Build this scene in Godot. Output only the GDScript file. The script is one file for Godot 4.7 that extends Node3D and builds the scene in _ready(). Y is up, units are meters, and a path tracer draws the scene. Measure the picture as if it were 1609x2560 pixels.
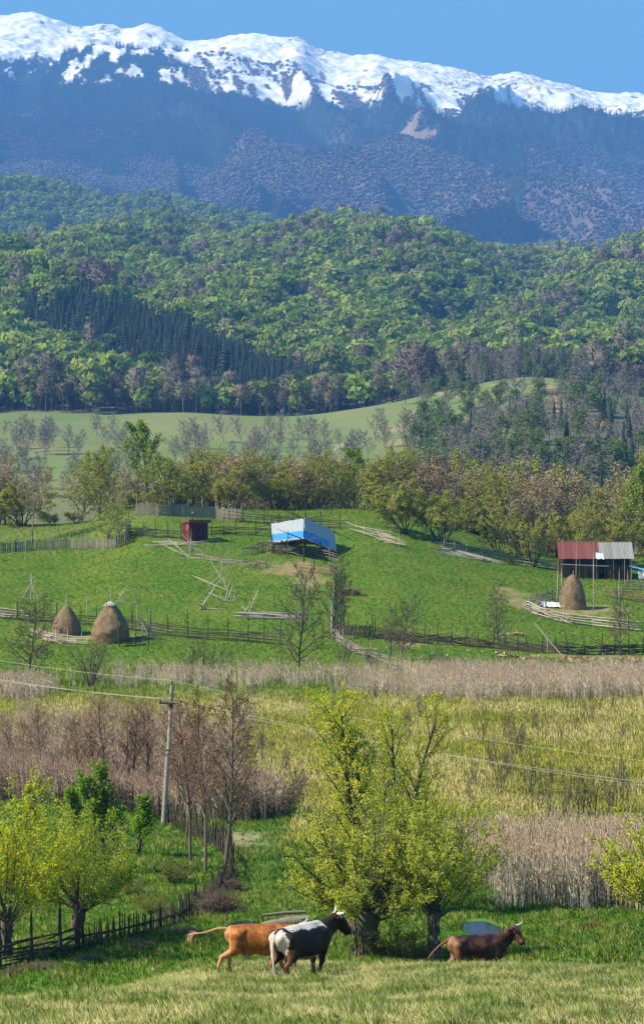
extends Node3D
# A spring valley: cows on a slope, a marsh, a farm on its hill, wooded hills, snowy mountains.
# x runs to the side, y up, D = -z is the distance ahead; the camera stands at the origin, 1.7 m above the slope.

const F := 5544.0            # focal length in pixels of the 1609 x 2560 photograph
var rng := RandomNumberGenerator.new()
var names := {}

func _ready():
	setup_view()
	setup_noise()
	build_materials()
	build_ground()
	build_mountain()
	build_woods()
	build_middle_trees()
	build_farm()
	build_marsh()
	build_near_trees()
	build_near_things()
	build_grass()

func setup_view():
	var cam := Camera3D.new()
	cam.name = "camera"
	cam.fov = rad_to_deg(2.0 * atan(1280.0 / F))
	cam.near = 0.5
	cam.far = 20000.0
	add_child(cam)
	cam.current = true
	var sm := ProceduralSkyMaterial.new()
	sm.sky_top_color = Color(0.31, 0.52, 0.65)
	sm.sky_horizon_color = Color(0.54, 0.71, 0.77)
	sm.sky_curve = 0.12
	sm.ground_bottom_color = Color(0.20, 0.24, 0.16)
	sm.ground_horizon_color = Color(0.45, 0.55, 0.60)
	sm.sun_angle_max = 8.0
	var sky := Sky.new()
	sky.sky_material = sm
	var env := Environment.new()
	env.background_mode = Environment.BG_SKY
	env.sky = sky
	env.background_energy_multiplier = 0.85
	env.tonemap_mode = Environment.TONE_MAPPER_LINEAR
	env.tonemap_exposure = 2.35
	env.fog_enabled = true
	env.fog_density = 0.000135
	env.fog_light_color = Color(0.44, 0.68, 1.0)
	env.sdfgi_enabled = true
	env.ssao_enabled = true
	env.ssil_enabled = true
	var we := WorldEnvironment.new()
	we.name = "environment"
	we.environment = env
	add_child(we)
	var sun := DirectionalLight3D.new()
	sun.name = "sun"
	sun.light_energy = 1.6
	sun.light_angular_distance = 0.5
	sun.light_color = Color(1.0, 0.95, 0.86)
	sun.shadow_enabled = true
	add_child(sun)
	sun.look_at_from_position(Vector3.ZERO, Vector3(0.74, -0.70, -0.20))

# ---------------------------------------------------------------- helpers
func num(called: String) -> String:
	if not names.has(called):
		names[called] = 0
		return called
	names[called] += 1
	return "%s_%03d" % [called, names[called]]

func tag(o: Node, label: String, category: String, group := "", kind := ""):
	if label != "": o.set_meta("label", label)
	if category != "": o.set_meta("category", category)
	if group != "": o.set_meta("group", group)
	if kind != "": o.set_meta("kind", kind)
	return o

func thing(called: String, label: String, category: String, at: Vector3, turn := 0.0, group := "") -> Node3D:
	var o := Node3D.new()
	o.name = num(called)
	add_child(o)
	o.position = at
	o.rotation.y = turn
	tag(o, label, category, group)
	return o

func part(called: String, mesh: Mesh, parent: Node, xf := Transform3D.IDENTITY, material: Material = null) -> MeshInstance3D:
	var o := MeshInstance3D.new()
	o.name = called
	o.mesh = mesh
	o.transform = xf
	if material: o.material_override = material
	parent.add_child(o, true)
	return o

func structure(called: String, mesh: Mesh) -> MeshInstance3D:
	var o := part(num(called), mesh, self)
	o.set_meta("kind", "structure")
	return o

func scatter(called: String, mesh: Mesh, buf: PackedFloat32Array, parent: Node, kind := "stuff") -> MultiMeshInstance3D:
	var mm := MultiMesh.new()
	mm.transform_format = MultiMesh.TRANSFORM_3D
	mm.use_colors = true
	mm.mesh = mesh
	mm.instance_count = buf.size() / 16
	mm.buffer = buf
	var o := MultiMeshInstance3D.new()
	o.name = num(called) if parent == self else called
	o.multimesh = mm
	if kind != "": o.set_meta("kind", kind)
	parent.add_child(o, true)
	return o

func put(buf: PackedFloat32Array, b: Basis, p: Vector3, c: Color):
	buf.append_array(PackedFloat32Array([b.x.x, b.y.x, b.z.x, p.x, b.x.y, b.y.y, b.z.y, p.y, b.x.z, b.y.z, b.z.z, p.z, c.r, c.g, c.b, 1.0]))

func yawed(turn: float, sx: float, sy: float) -> Basis:
	return Basis(Vector3(cos(turn) * sx, 0, -sin(turn) * sx), Vector3(0, sy, 0), Vector3(sin(turn) * sx, 0, cos(turn) * sx))

func curve(pts: Array, x: float) -> float:   # smooth run through [x0, y0, x1, y1, ...]
	var n := pts.size() / 2
	if x <= pts[0]: return pts[1]
	if x >= pts[2 * n - 2]: return pts[2 * n - 1]
	var k := 0
	while pts[2 * k + 2] < x: k += 1
	var x0: float = pts[2 * k]; var x1: float = pts[2 * k + 2]
	var y0: float = pts[2 * k + 1]; var y1: float = pts[2 * k + 3]
	var w := x1 - x0
	var m0 := (y1 - y0) / w; var m1 := m0
	if k > 0: m0 = 0.5 * (m0 + (y0 - pts[2 * k - 1]) / (x0 - pts[2 * k - 2]))
	if k < n - 2: m1 = 0.5 * (m1 + (pts[2 * k + 5] - y1) / (pts[2 * k + 4] - x1))
	var t := (x - x0) / w
	var t2 := t * t; var t3 := t2 * t
	return (2 * t3 - 3 * t2 + 1) * y0 + (t3 - 2 * t2 + t) * w * m0 + (3 * t2 - 2 * t3) * y1 + (t3 - t2) * w * m1

func smax(a: float, b: float, k: float) -> float:
	var d := maxf(k - absf(a - b), 0.0) / k
	return maxf(a, b) + d * d * k * 0.25

func tint(c: Color, v: float) -> Color:
	return Color(c.r * v, c.g * v, c.b * v)

# A mesh under construction.
class Geo:
	var v := PackedVector3Array()
	var n := PackedVector3Array()
	var c := PackedColorArray()
	var i := PackedInt32Array()
	func tri(a: Vector3, b: Vector3, d: Vector3, nr: Vector3, col: Color):
		var k := v.size()
		v.append(a); v.append(b); v.append(d)
		n.append(nr); n.append(nr); n.append(nr)
		c.append(col); c.append(col); c.append(col)
		if (d - a).cross(b - a).dot(nr) >= 0.0:
			i.append(k); i.append(k + 1); i.append(k + 2)
		else:
			i.append(k); i.append(k + 2); i.append(k + 1)
	func quad(a: Vector3, b: Vector3, d: Vector3, e: Vector3, nr: Vector3, col: Color):
		var k := v.size()
		v.append(a); v.append(b); v.append(d); v.append(e)
		n.append(nr); n.append(nr); n.append(nr); n.append(nr)
		c.append(col); c.append(col); c.append(col); c.append(col)
		if (d - a).cross(b - a).dot(nr) >= 0.0:
			i.append_array(PackedInt32Array([k, k + 1, k + 2, k, k + 2, k + 3]))
		else:
			i.append_array(PackedInt32Array([k, k + 2, k + 1, k, k + 3, k + 2]))
	func flat_quad(a: Vector3, b: Vector3, d: Vector3, e: Vector3, outward: Vector3, col: Color):
		var nr := (d - a).cross(e - b).normalized()
		if nr.dot(outward) < 0.0: nr = -nr
		quad(a, b, d, e, nr, col)
	# a leaf: a rhombus about p
	func leaf(p: Vector3, along: Vector3, across: Vector3, nr: Vector3, col: Color):
		quad(p - along, p + across, p + along, p - across, nr, col)
	func tube(pts: PackedVector3Array, rad: PackedFloat32Array, sides: int, col: Color, cap := false):
		var m := pts.size()
		var base := v.size()
		var up := Vector3(0.3, 0.2, 0.93)
		for k in m:
			var d := (pts[mini(k + 1, m - 1)] - pts[maxi(k - 1, 0)]).normalized()
			if absf(d.dot(up)) > 0.95: up = Vector3(0.93, 0.1, -0.3)
			var a := d.cross(up).normalized()
			var b := d.cross(a)
			for s in sides:
				var w := TAU * s / sides
				var o := a * cos(w) + b * sin(w)
				v.append(pts[k] + o * rad[k]); n.append(o); c.append(col)
		for k in m - 1:
			for s in sides:
				var p := base + k * sides + s
				var q := base + k * sides + (s + 1) % sides
				i.append_array(PackedInt32Array([p, q + sides, q, p, p + sides, q + sides]))
		if cap:
			for e in [0, m - 1]:
				var d: Vector3 = (pts[0] - pts[1] if e == 0 else pts[m - 1] - pts[m - 2]).normalized()
				for s in range(1, sides - 1):
					tri(v[base + e * sides], v[base + e * sides + s], v[base + e * sides + s + 1], d, col)
	# a box with bevelled long edges is not needed at this size; hb = half sizes
	func box(xf: Transform3D, hb: Vector3, col: Color):
		for ax in 3:
			for sg in [-1.0, 1.0]:
				var u := Vector3.ZERO; var w := Vector3.ZERO; var o := Vector3.ZERO
				o[ax] = hb[ax] * sg; u[(ax + 1) % 3] = hb[(ax + 1) % 3]; w[(ax + 2) % 3] = hb[(ax + 2) % 3]
				var nr := xf.basis * o
				quad(xf * (o - u - w), xf * (o + u - w), xf * (o + u + w), xf * (o - u + w), nr.normalized(), col)
	func joined(o: Geo) -> Geo:
		var g := Geo.new()
		g.v = v + o.v; g.n = n + o.n; g.c = c + o.c; g.i = i.duplicate()
		for k in o.i: g.i.append(k + v.size())
		return g
	func mesh(m: Material) -> ArrayMesh:
		var am := ArrayMesh.new()
		var a := []
		a.resize(Mesh.ARRAY_MAX)
		a[Mesh.ARRAY_VERTEX] = v; a[Mesh.ARRAY_NORMAL] = n; a[Mesh.ARRAY_COLOR] = c; a[Mesh.ARRAY_INDEX] = i
		am.add_surface_from_arrays(Mesh.PRIMITIVE_TRIANGLES, a)
		am.surface_set_material(0, m)
		return am

# ---------------------------------------------------------------- the lie of the land
var n_soft := FastNoiseLite.new()     # about one wave per unit
var n_ridge := FastNoiseLite.new()
var lut := PackedFloat32Array()

func setup_noise():
	rng.seed = 20240421
	n_soft.seed = 7; n_soft.frequency = 1.0; n_soft.noise_type = FastNoiseLite.TYPE_SIMPLEX_SMOOTH; n_soft.fractal_type = FastNoiseLite.FRACTAL_NONE
	n_ridge.seed = 11; n_ridge.frequency = 1.0; n_ridge.noise_type = FastNoiseLite.TYPE_SIMPLEX_SMOOTH; n_ridge.fractal_type = FastNoiseLite.FRACTAL_FBM; n_ridge.fractal_octaves = 5
	var prof := [-80, 12.0, -30, 3.5, 0, -1.7, 30, -6.9, 52, -10.92, 60, -12.38, 66, -13.75, 72, -14.5, 80, -15.0, 88, -15.4, 100, -15.6, 120, -15.7, 150, -15.8, 190, -15.8, 205, -15.5, 215, -14.9, 225, -14.0, 235, -13.0, 250, -10.9, 265, -8.6, 280, -6.2, 295, -3.7, 305, -1.9, 315, -0.3, 325, 0.3, 345, -3, 400, -20, 500, -26, 600, -8, 700, 12.6, 850, 27, 1000, 42, 1150, 55, 1400, 70]
	for k in 1501: lut.append(curve(prof, float(k - 80)))

func seg_ridge(x: float, d: float, x0: float, d0: float, h0: float, x1: float, d1: float, h1: float, slope: float, r: float) -> float:
	var ex := x1 - x0; var ed := d1 - d0
	var t := ((x - x0) * ex + (d - d0) * ed) / (ex * ex + ed * ed)
	var tc := minf(t, 1.0)
	var px := x - x0 - ex * tc; var pd := d - d0 - ed * tc
	return lerpf(h0, h1, tc) - slope * (sqrt(px * px + pd * pd + r * r) - r)

func gh(x: float, d: float) -> float:
	if d > 2650.0: return back_h(x, d)
	var fk := clampf(d + 80.0, 0.0, 1499.0)
	var k := int(fk)
	var h := lerpf(lut[k], lut[k + 1], fk - k)
	if d < 75.0:      # the near slope falls away to the side
		h -= 1.25 * smoothstep(-1.5, -9.0, x) * smoothstep(30.0, 55.0, d) * (1.0 - smoothstep(62.0, 75.0, d))
		h -= 0.16 * exp(-pow((x - 4.4) / 2.2, 2.0) - pow((d - 63.5) / 2.2, 2.0))
		h += 0.55 * exp(-pow((x - 8.0) / 1.7, 2.0) - pow((d - 68.5) / 1.6, 2.0))
		h += 0.10 * n_soft.get_noise_2d(x * 0.16, d * 0.12) + 0.05 * n_soft.get_noise_2d(x * 0.5, d * 0.4)
		return h
	if d < 205.0:
		# a low bank inside the fence, and the crossing beside it
		h += 0.9 * smoothstep(-5.0, -16.0, x) * smoothstep(78.0, 100.0, d) * (1.0 - smoothstep(118.0, 135.0, d))
		h += 0.06 * n_soft.get_noise_2d(x * 0.2, d * 0.15)
		if d < 90.0:
			for q in PONDS: h = lerpf(-15.16 + 0.10 * smoothstep(0.8, 1.3, sqrt(pow((x - q[0]) / q[2], 2.0) + pow((d - q[1]) / q[3], 2.0))), h, smoothstep(1.1, 2.2, sqrt(pow((x - q[0]) / q[2], 2.0) + pow((d - q[1]) / q[3], 2.0))))
		return h
	if d < 360.0:     # the farm's hill
		var s := smoothstep(212.0, 300.0, d)
		h += -4.2 * s * smoothstep(4.0, 34.0, x) - 2.5 * smoothstep(280.0, 325.0, d) * smoothstep(10.0, 40.0, x)
		h += -2.2 * s * smoothstep(-22.0, -33.0, x)
		h += 1.7 * exp(-pow((x + 27.0) / 9.0, 2.0) - pow((d - 312.0) / 10.0, 2.0))
		h += 0.18 * n_soft.get_noise_2d(x * 0.07, d * 0.06) + 0.07 * n_soft.get_noise_2d(x * 0.25, d * 0.2)
		return h
	if d > 480.0:
		h += 18.0 * exp(-pow((x - 95.0) / 62.0, 2.0) - pow((d - 985.0) / 150.0, 2.0)) * smoothstep(480.0, 600.0, d)
		h += 8.0 * smoothstep(20.0, 90.0, x) * smoothstep(480.0, 560.0, d) * (1.0 - smoothstep(700.0, 900.0, d))
		h += 2.2 * n_soft.get_noise_2d(x * 0.012, d * 0.01)
	if d > 1010.0:
		var e := smoothstep(1010.0, 1150.0, d)
		var far_face := lerpf(58.0, 284.0 - 26.0 * smoothstep(60.0, 230.0, x) - 12.0 * smoothstep(-200.0, -340.0, x), smoothstep(1050.0, 2560.0, d + 120.0))
		far_face += 26.0 * n_ridge.get_noise_2d(x * 0.0042 + 3.1, d * 0.0016) * smoothstep(1150.0, 1500.0, d)
		far_face -= 90.0 * smoothstep(2360.0, 2650.0, d)
		# the gully between the two wooded spurs
		far_face -= 34.0 * exp(-pow((x - (118.0 + (d - 1400.0) * 0.13)) / 46.0, 2.0)) * smoothstep(1250.0, 1450.0, d) * (1.0 - smoothstep(2000.0, 2300.0, d))
		var g := lerpf(h, far_face, smoothstep(1050.0, 1300.0, d))
		var wob := 7.0 * n_ridge.get_noise_2d(x * 0.009, d * 0.006)
		g = smax(g, seg_ridge(x, d, -260, 1550, 190, 12, 1090, 46, 0.62, 18.0) + wob, 14.0)
		g = smax(g, seg_ridge(x, d, 330, 2000, 240, 96, 1370, 92, 0.46, 30.0) + wob, 18.0)
		h = lerpf(h, g, e)
	return h

# the hazier hill behind the woods
func back_h(x: float, d: float) -> float:
	var u := x / 3500.0 * F + 804.5
	var crest := (1280.0 - curve([-700, 470, 0, 470, 150, 476, 300, 520, 420, 520, 560, 560, 800, 610, 1200, 640, 2300, 660], u)) / F * 3500.0
	var h := lerpf(200.0, crest, smoothstep(2650.0, 3500.0, d))
	h -= 260.0 * smoothstep(3500.0, 4300.0, d)
	h += 24.0 * n_ridge.get_noise_2d(x * 0.0035 - 9.0, d * 0.0024) * smoothstep(2650.0, 2900.0, d) * (1.0 - 0.7 * smoothstep(3300.0, 3500.0, d))
	return h

func on(x: float, d: float, sink := 0.0) -> Vector3:
	return Vector3(x, gh(x, d) - sink, -d)

# the point of the ground that the photograph shows at pixel (u, v), looked for between two distances
func seen(u: float, v: float, d0 := 28.0, d1 := 340.0) -> Vector3:
	var lo := d0
	var d := d0
	var step := (d1 - d0) / 200.0
	while d < d1:
		if gh((u - 804.5) / F * d, d) >= (1280.0 - v) / F * d: break
		lo = d
		d += step
	var hi := minf(d, d1)
	for k in 14:
		var m := 0.5 * (lo + hi)
		if gh((u - 804.5) / F * m, m) >= (1280.0 - v) / F * m: hi = m
		else: lo = m
	return on((u - 804.5) / F * hi, hi)

func at(u: float, v: float, d: float) -> Vector3:
	return Vector3((u - 804.5) / F * d, (1280.0 - v) / F * d, -d)

func sheet(rows: PackedFloat32Array, cols: int, spread: float, extra: float, height: Callable, paint: Callable, material: Material) -> ArrayMesh:
	var v := PackedVector3Array(); var c := PackedColorArray(); var n := PackedVector3Array(); var idx := PackedInt32Array()
	var m := rows.size()
	for r in m:
		var d := rows[r]
		var w := spread * maxf(d, 0.0) + extra
		for k in cols:
			var x := (2.0 * k / (cols - 1) - 1.0) * w
			var p := Vector3(x, height.call(x, d), -d)
			v.append(p)
			c.append(paint.call(p))
	for r in m:
		for k in cols:
			var a := v[r * cols + mini(k + 1, cols - 1)] - v[r * cols + maxi(k - 1, 0)]
			var b := v[mini(r + 1, m - 1) * cols + k] - v[maxi(r - 1, 0) * cols + k]
			n.append(a.cross(b).normalized())
	for r in m - 1:
		for k in cols - 1:
			var p := r * cols + k
			idx.append_array(PackedInt32Array([p, p + cols, p + cols + 1, p, p + cols + 1, p + 1]))
	var am := ArrayMesh.new()
	var a := []
	a.resize(Mesh.ARRAY_MAX)
	a[Mesh.ARRAY_VERTEX] = v; a[Mesh.ARRAY_NORMAL] = n; a[Mesh.ARRAY_COLOR] = c; a[Mesh.ARRAY_INDEX] = idx
	am.add_surface_from_arrays(Mesh.PRIMITIVE_TRIANGLES, a)
	am.surface_set_material(0, material)
	return am

# ---------------------------------------------------------------- materials
var M := {}

func plain(called: String, col: Color, rough := 0.9, tinted := true) -> StandardMaterial3D:
	var m := StandardMaterial3D.new()
	m.resource_name = called
	m.albedo_color = col
	m.roughness = rough
	m.vertex_color_use_as_albedo = tinted
	m.metallic_specular = 0.3
	M[called] = m
	return m

func noise_tex(freq: float, lo: float, hi: float, seed_: int, size := 512, octaves := 4) -> NoiseTexture2D:
	var f := FastNoiseLite.new()
	f.seed = seed_; f.frequency = freq; f.fractal_octaves = octaves; f.noise_type = FastNoiseLite.TYPE_SIMPLEX_SMOOTH
	var g := Gradient.new()
	g.set_color(0, Color(lo, lo, lo)); g.set_color(1, Color(hi, hi, hi))
	var t := NoiseTexture2D.new()
	t.width = size; t.height = size; t.seamless = true; t.noise = f; t.color_ramp = g
	return t

func build_materials():
	var g := plain("turf", Color(1, 1, 1), 1.0)
	g.albedo_texture = noise_tex(0.02, 0.78, 1.0, 3)
	g.uv1_triplanar = true; g.uv1_world_triplanar = true
	g.uv1_scale = Vector3(0.09, 0.09, 0.09)
	var rk := plain("mountain_ground", Color(1, 1, 1), 1.0)
	rk.metallic_specular = 0.1
	for a in [["leaves", Color(0.8, 0.95, 0.3)], ["buds", Color(0.2, 0.18, 0.1)], ["straw", Color(0.4, 0.36, 0.2)], ["blades", Color(0.55, 0.65, 0.2)]]:
		var m := plain(a[0], Color(1, 1, 1), 0.75)
		m.cull_mode = BaseMaterial3D.CULL_DISABLED
		m.backlight_enabled = true
		m.backlight = a[1]
		m.metallic_specular = 0.12
	plain("bark", Color(1, 1, 1), 0.95)
	plain("needles", Color(1, 1, 1), 0.9)
	var w := plain("weathered_wood", Color(1, 1, 1), 0.92)
	w.albedo_texture = noise_tex(0.03, 0.6, 1.0, 5, 256)
	w.uv1_triplanar = true
	w.uv1_scale = Vector3(2.5, 0.5, 2.5)
	var wt := plain("water", Color(0.03, 0.05, 0.06), 0.22, false)
	wt.metallic_specular = 0.6

# ---------------------------------------------------------------- ground and hills
func ground_paint(p: Vector3) -> Color:
	var x := p.x; var d := -p.z
	var a := n_soft.get_noise_2d(x * 0.35, d * 0.3)
	var b := n_soft.get_noise_2d(x * 0.09 + 40.0, d * 0.07)
	var e := n_soft.get_noise_2d(x * 1.3 - 40.0, d * 1.1)
	var straw := Color(0.40, 0.35, 0.18)
	var lush := Color(0.085, 0.20, 0.026)
	var c: Color
	if d < 74.0:
		c = Color(0.19, 0.21, 0.07).lerp(straw, clampf(0.35 + 0.5 * a + 0.3 * b, 0.0, 0.9))
		c = c.lerp(lush, smoothstep(62.0, 70.0, d))
	elif d < 118.0:
		c = lush.lerp(Color(0.12, 0.19, 0.04), clampf(0.4 + 0.6 * a, 0.0, 1.0))
		# the trodden track and mud beside the water
		var tx := -0.037 * d + 0.15
		var tr := exp(-pow((x - tx) / 1.3, 2.0)) * smoothstep(101.0, 104.0, d + a) * (1.0 - smoothstep(107.0, 110.0, d + a))
		c = c.lerp(Color(0.36, 0.30, 0.18), clampf(tr * (0.9 + 0.5 * a), 0.0, 0.9))
	elif d < 206.0:
		c = Color(0.20, 0.22, 0.065).lerp(Color(0.28, 0.25, 0.11), clampf(0.5 + 0.6 * b + 0.3 * a, 0.0, 1.0))
		c = c.lerp(lush, 0.6 * smoothstep(185.0, 198.0, d) * smoothstep(10.0, -10.0, x))
	elif d < 420.0:
		c = Color(0.092, 0.185, 0.015).lerp(Color(0.155, 0.215, 0.024), clampf(0.45 + 0.5 * b + 0.35 * a + 0.2 * e, 0.0, 1.0))
		c = c.lerp(Color(0.20, 0.24, 0.06), 0.5 * smoothstep(298.0, 310.0, d) * smoothstep(-16.0, -24.0, x))
		c = c.lerp(Color(0.33, 0.23, 0.12), soil(x, d) * clampf(0.75 + 0.6 * e + 0.4 * a, 0.0, 1.0))
		var k := smoothstep(318.0, 332.0, d)
		c = c.lerp(Color(0.13, 0.115, 0.06), k)
	elif d < 1130.0:
		c = Color(0.155, 0.225, 0.06).lerp(Color(0.23, 0.235, 0.085), clampf(0.45 + 0.6 * n_soft.get_noise_2d(x * 0.012, d * 0.01) + 0.3 * n_soft.get_noise_2d(x * 0.06, d * 0.03), 0.0, 1.0))
		c = c.lerp(Color(0.12, 0.105, 0.075), 0.8 * smoothstep(35.0, 70.0, x + 25.0 * n_soft.get_noise_2d(x * 0.02, d * 0.01)) * (1.0 - smoothstep(880.0, 940.0, d)))
		c = c.lerp(Color(0.13, 0.12, 0.08), 1.0 - smoothstep(560.0, 680.0, d))
		var path := absf(x - (2.0 + (d - 760.0) * 0.16 + 3.0 * sin(d * 0.03)))
		c = c.lerp(Color(0.38, 0.31, 0.20), (1.0 - smoothstep(0.8, 2.0, path)) * smoothstep(700.0, 740.0, d) * (1.0 - smoothstep(800.0, 830.0, d)))
		var cut := n_soft.get_noise_2d(x * 0.05 + 7.0, d * 0.016)
		c = c.lerp(Color(0.42, 0.28, 0.17), smoothstep(0.56, 0.66, cut) * smoothstep(15.0, 40.0, x))
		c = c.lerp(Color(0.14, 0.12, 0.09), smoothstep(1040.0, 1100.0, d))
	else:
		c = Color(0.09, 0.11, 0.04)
	return c

func soil(x: float, d: float) -> float:   # bare earth at the two barns
	var s := 0.0
	for q in SOIL:
		s = maxf(s, 1.0 - smoothstep(0.6, 1.15, sqrt(pow((x - q[0]) / q[2], 2.0) + pow((d - q[1]) / q[3], 2.0)) + 0.25 * n_soft.get_noise_2d(x * 0.4, d * 0.4)))
	return s

const SOIL := [[-3.4, 275.0, 4.6, 5.5], [-1.2, 267.0, 2.4, 4.0], [28.5, 262.0, 8.5, 6.0], [23.0, 270.0, 2.6, 5.0], [-24.5, 233.5, 6.0, 1.6], [28.0, 222.0, 9.0, 1.5], [9.0, 229.0, 3.0, 1.2]]

func build_ground():
	var rows := PackedFloat32Array([-60, -40, -25, -12, -5, 0, 4, 8, 12, 16, 20])
	var d := 22.0
	while d < 1150.0:
		rows.append(d)
		d *= 1.0105 if d < 330.0 else 1.008
	structure("ground", sheet(rows, 230, 0.20, 22.0, gh, ground_paint, M.turf))
	rows = PackedFloat32Array()
	d = 1120.0
	while d < 4300.0:
		rows.append(d)
		d *= 1.009
	structure("wooded_hill_terrain", sheet(rows, 130, 0.21, 20.0, func(x, q): return gh(x, q) - (0.4 if q < 1170.0 else 0.0), ground_paint, M.turf))

# ---------------------------------------------------------------- mountains
func mh(x: float, d: float) -> float:
	var u := x / 8500.0 * F + 804.5
	var top := (1280.0 - curve(SKYLINE, u)) / F * 8500.0
	var t := (d - 4200.0) / 4300.0
	var h: float
	if d <= 8500.0: h = lerpf(380.0, top, pow(clampf(t, 0.0, 1.0), 1.12))
	else: h = top - (d - 8500.0) * 0.5
	var k := 1.0 - 0.85 * smoothstep(6700.0, 7900.0, d) - 0.12 * smoothstep(7900.0, 8450.0, d)
	var wx := x + 260.0 * n_soft.get_noise_2d(x * 0.0006, d * 0.0005)
	h += k * (150.0 * n_ridge.get_noise_2d(wx * 0.0011 + 5.0, d * 0.00034) + 430.0 * (0.40 - sqrt(pow(n_soft.get_noise_2d(wx * 0.0019, d * 0.0004 + 8.0), 2.0) + 0.012)))
	h += 26.0 * (0.3 - sqrt(pow(n_soft.get_noise_2d(x * 0.0042 + 9.0, d * 0.0016), 2.0) + 0.01)) * smoothstep(6600.0, 7300.0, d) * (1.0 - smoothstep(8000.0, 8450.0, d))
	h += (0.25 + 0.6 * k) * (22.0 * n_ridge.get_noise_2d(x * 0.007, d * 0.003) + 13.0 * n_soft.get_noise_2d(x * 0.03, d * 0.016))
	# a lower snowy shoulder in front of the summits
	var u2 := x / 7500.0 * F + 804.5
	var c2 := (1280.0 - curve(SHOULDER, u2)) / F * 7500.0
	h = smax(h, c2 - 0.42 * (sqrt(pow(d - 7500.0, 2.0) + 120.0 * 120.0) - 120.0) + 20.0 * n_ridge.get_noise_2d(x * 0.006, d * 0.004) * smoothstep(60.0, 300.0, absf(d - 7500.0)), 60.0)
	# wooded spurs that run down towards the valley
	var u3 := x / 5700.0 * F + 804.5
	var c3 := (1280.0 - curve(SPURS, u3)) / F * 5700.0
	h = smax(h, c3 - 0.45 * (sqrt(pow(d - 5700.0, 2.0) + 200.0 * 200.0) - 200.0) + 170.0 * n_ridge.get_noise_2d(wx * 0.0020, d * 0.001 + 4.0) * smoothstep(50.0, 500.0, absf(d - 5700.0)), 50.0)
	return h

const SKYLINE := [-900, 120, -400, 70, 0, 42, 85, 34, 140, 52, 190, 66, 280, 63, 318, 72, 366, 60, 410, 74, 468, 103, 520, 101, 575, 87, 640, 83, 702, 94, 755, 98, 792, 122, 850, 131, 925, 138, 1000, 149, 1075, 160, 1150, 173, 1222, 189, 1297, 181, 1360, 197, 1425, 211, 1490, 229, 1609, 236, 2000, 300, 2600, 380]
const SHOULDER := [-600, 260, 0, 185, 110, 172, 160, 150, 215, 122, 350, 126, 500, 132, 610, 150, 740, 196, 850, 224, 1100, 262, 1300, 290, 1609, 330, 2300, 420]
const SPURS := [-600, 470, 0, 440, 130, 415, 270, 470, 420, 500, 540, 445, 640, 385, 700, 372, 850, 388, 1060, 395, 1180, 440, 1300, 480, 1420, 540, 1609, 590, 2300, 640]

const CLEARINGS := [[800, 6620, 75, 120], [905, 6600, 60, 110], [215, 6050, 60, 90], [250, 5950, 50, 50], [560, 4750, 36, 50], [690, 4700, 26, 60]]   # x, distance, half sizes

func mountain_floor(p: Vector3) -> Color:   # mottled like the woods that stand on it
	var c := mountain_paint(p)
	return tint(c, 1.0 + 0.55 * n_ridge.get_noise_2d(p.x * 0.011, p.z * 0.006))

func mountain_paint(p: Vector3) -> Color:
	var x := p.x; var d := -p.z; var h := p.y
	var u := x / d * F + 804.5
	var line := (1280.0 - curve([-600, 170, 0, 165, 110, 170, 170, 190, 290, 215, 480, 222, 660, 245, 850, 248, 1060, 262, 1220, 275, 1330, 302, 1420, 308, 1500, 285, 1609, 268, 2300, 300], x / 7400.0 * F + 804.5)) / F * 6850.0
	var a := n_ridge.get_noise_2d(x * 0.005, d * 0.002)
	var s := n_ridge.get_noise_2d(x * 0.013 + 0.0012 * d + 70.0, d * 0.0024)
	var beech := Color(0.125, 0.094, 0.088)
	var pine := Color(0.022, 0.036, 0.024)
	var grass := Color(0.22, 0.165, 0.125)
	var green := Color(0.10, 0.15, 0.05)
	var low := h - line
	var c := beech.lerp(green, clampf(1.0 - smoothstep(330.0, 620.0, h) + 0.35 * a, 0.0, 0.85))
	var wood := n_ridge.get_noise_2d(x * 0.0022 - 20.0, d * 0.0012)
	c = c.lerp(pine, smoothstep(-430.0, -190.0, low + 300.0 * wood))
	c = c.lerp(pine, 0.85 * smoothstep(0.20, 0.38, n_ridge.get_noise_2d(x * 0.003 + 11.0, d * 0.0017)))
	for q in CLEARINGS:
		c = c.lerp(grass, 1.0 - smoothstep(0.75, 1.1, sqrt(pow((x - q[0]) / q[2], 2.0) + pow((d - q[1]) / q[3], 2.0)) + 0.9 * n_ridge.get_noise_2d(x * 0.008, d * 0.006)))
	if low > -70.0:
		var k := smoothstep(-14.0, 10.0, low + 62.0 * a)
		var s2 := n_ridge.get_noise_2d(x * 0.0075 - 0.0018 * d - 15.0, d * 0.0019)
		var where := n_soft.get_noise_2d(x * 0.0022 + 4.0, d * 0.0011) + 0.35 * (1.0 - smoothstep(30.0, 330.0, low)) + 0.30 * smoothstep(300.0, 900.0, x)
		var patch := (1.0 - smoothstep(0.018, 0.045, minf(absf(s), absf(s2)))) * smoothstep(0.12, 0.32, where)
		patch = maxf(patch, smoothstep(0.20, 0.26, s + 0.22 * (1.0 - smoothstep(0.0, 150.0, low)) - 0.06 - 0.2 * smoothstep(90.0, 260.0, low)))
		var snow := Color(0.86, 0.86, 0.87).lerp(Color(0.20, 0.15, 0.12), patch)
		if d < 7480.0 and x < -420.0: snow = snow.lerp(pine, smoothstep(0.0, 0.12, s + 0.12))
		c = c.lerp(snow, k)
	return c

func build_mountain():
	var rows := PackedFloat32Array()
	var d := 4150.0
	while d < 9300.0:
		rows.append(d)
		d += 24.0 if d < 6900.0 else (11.0 if d < 8600.0 else 40.0)
	structure("mountain", sheet(rows, 430, 0.20, 40.0, mh, mountain_floor, M.mountain_ground))

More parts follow.
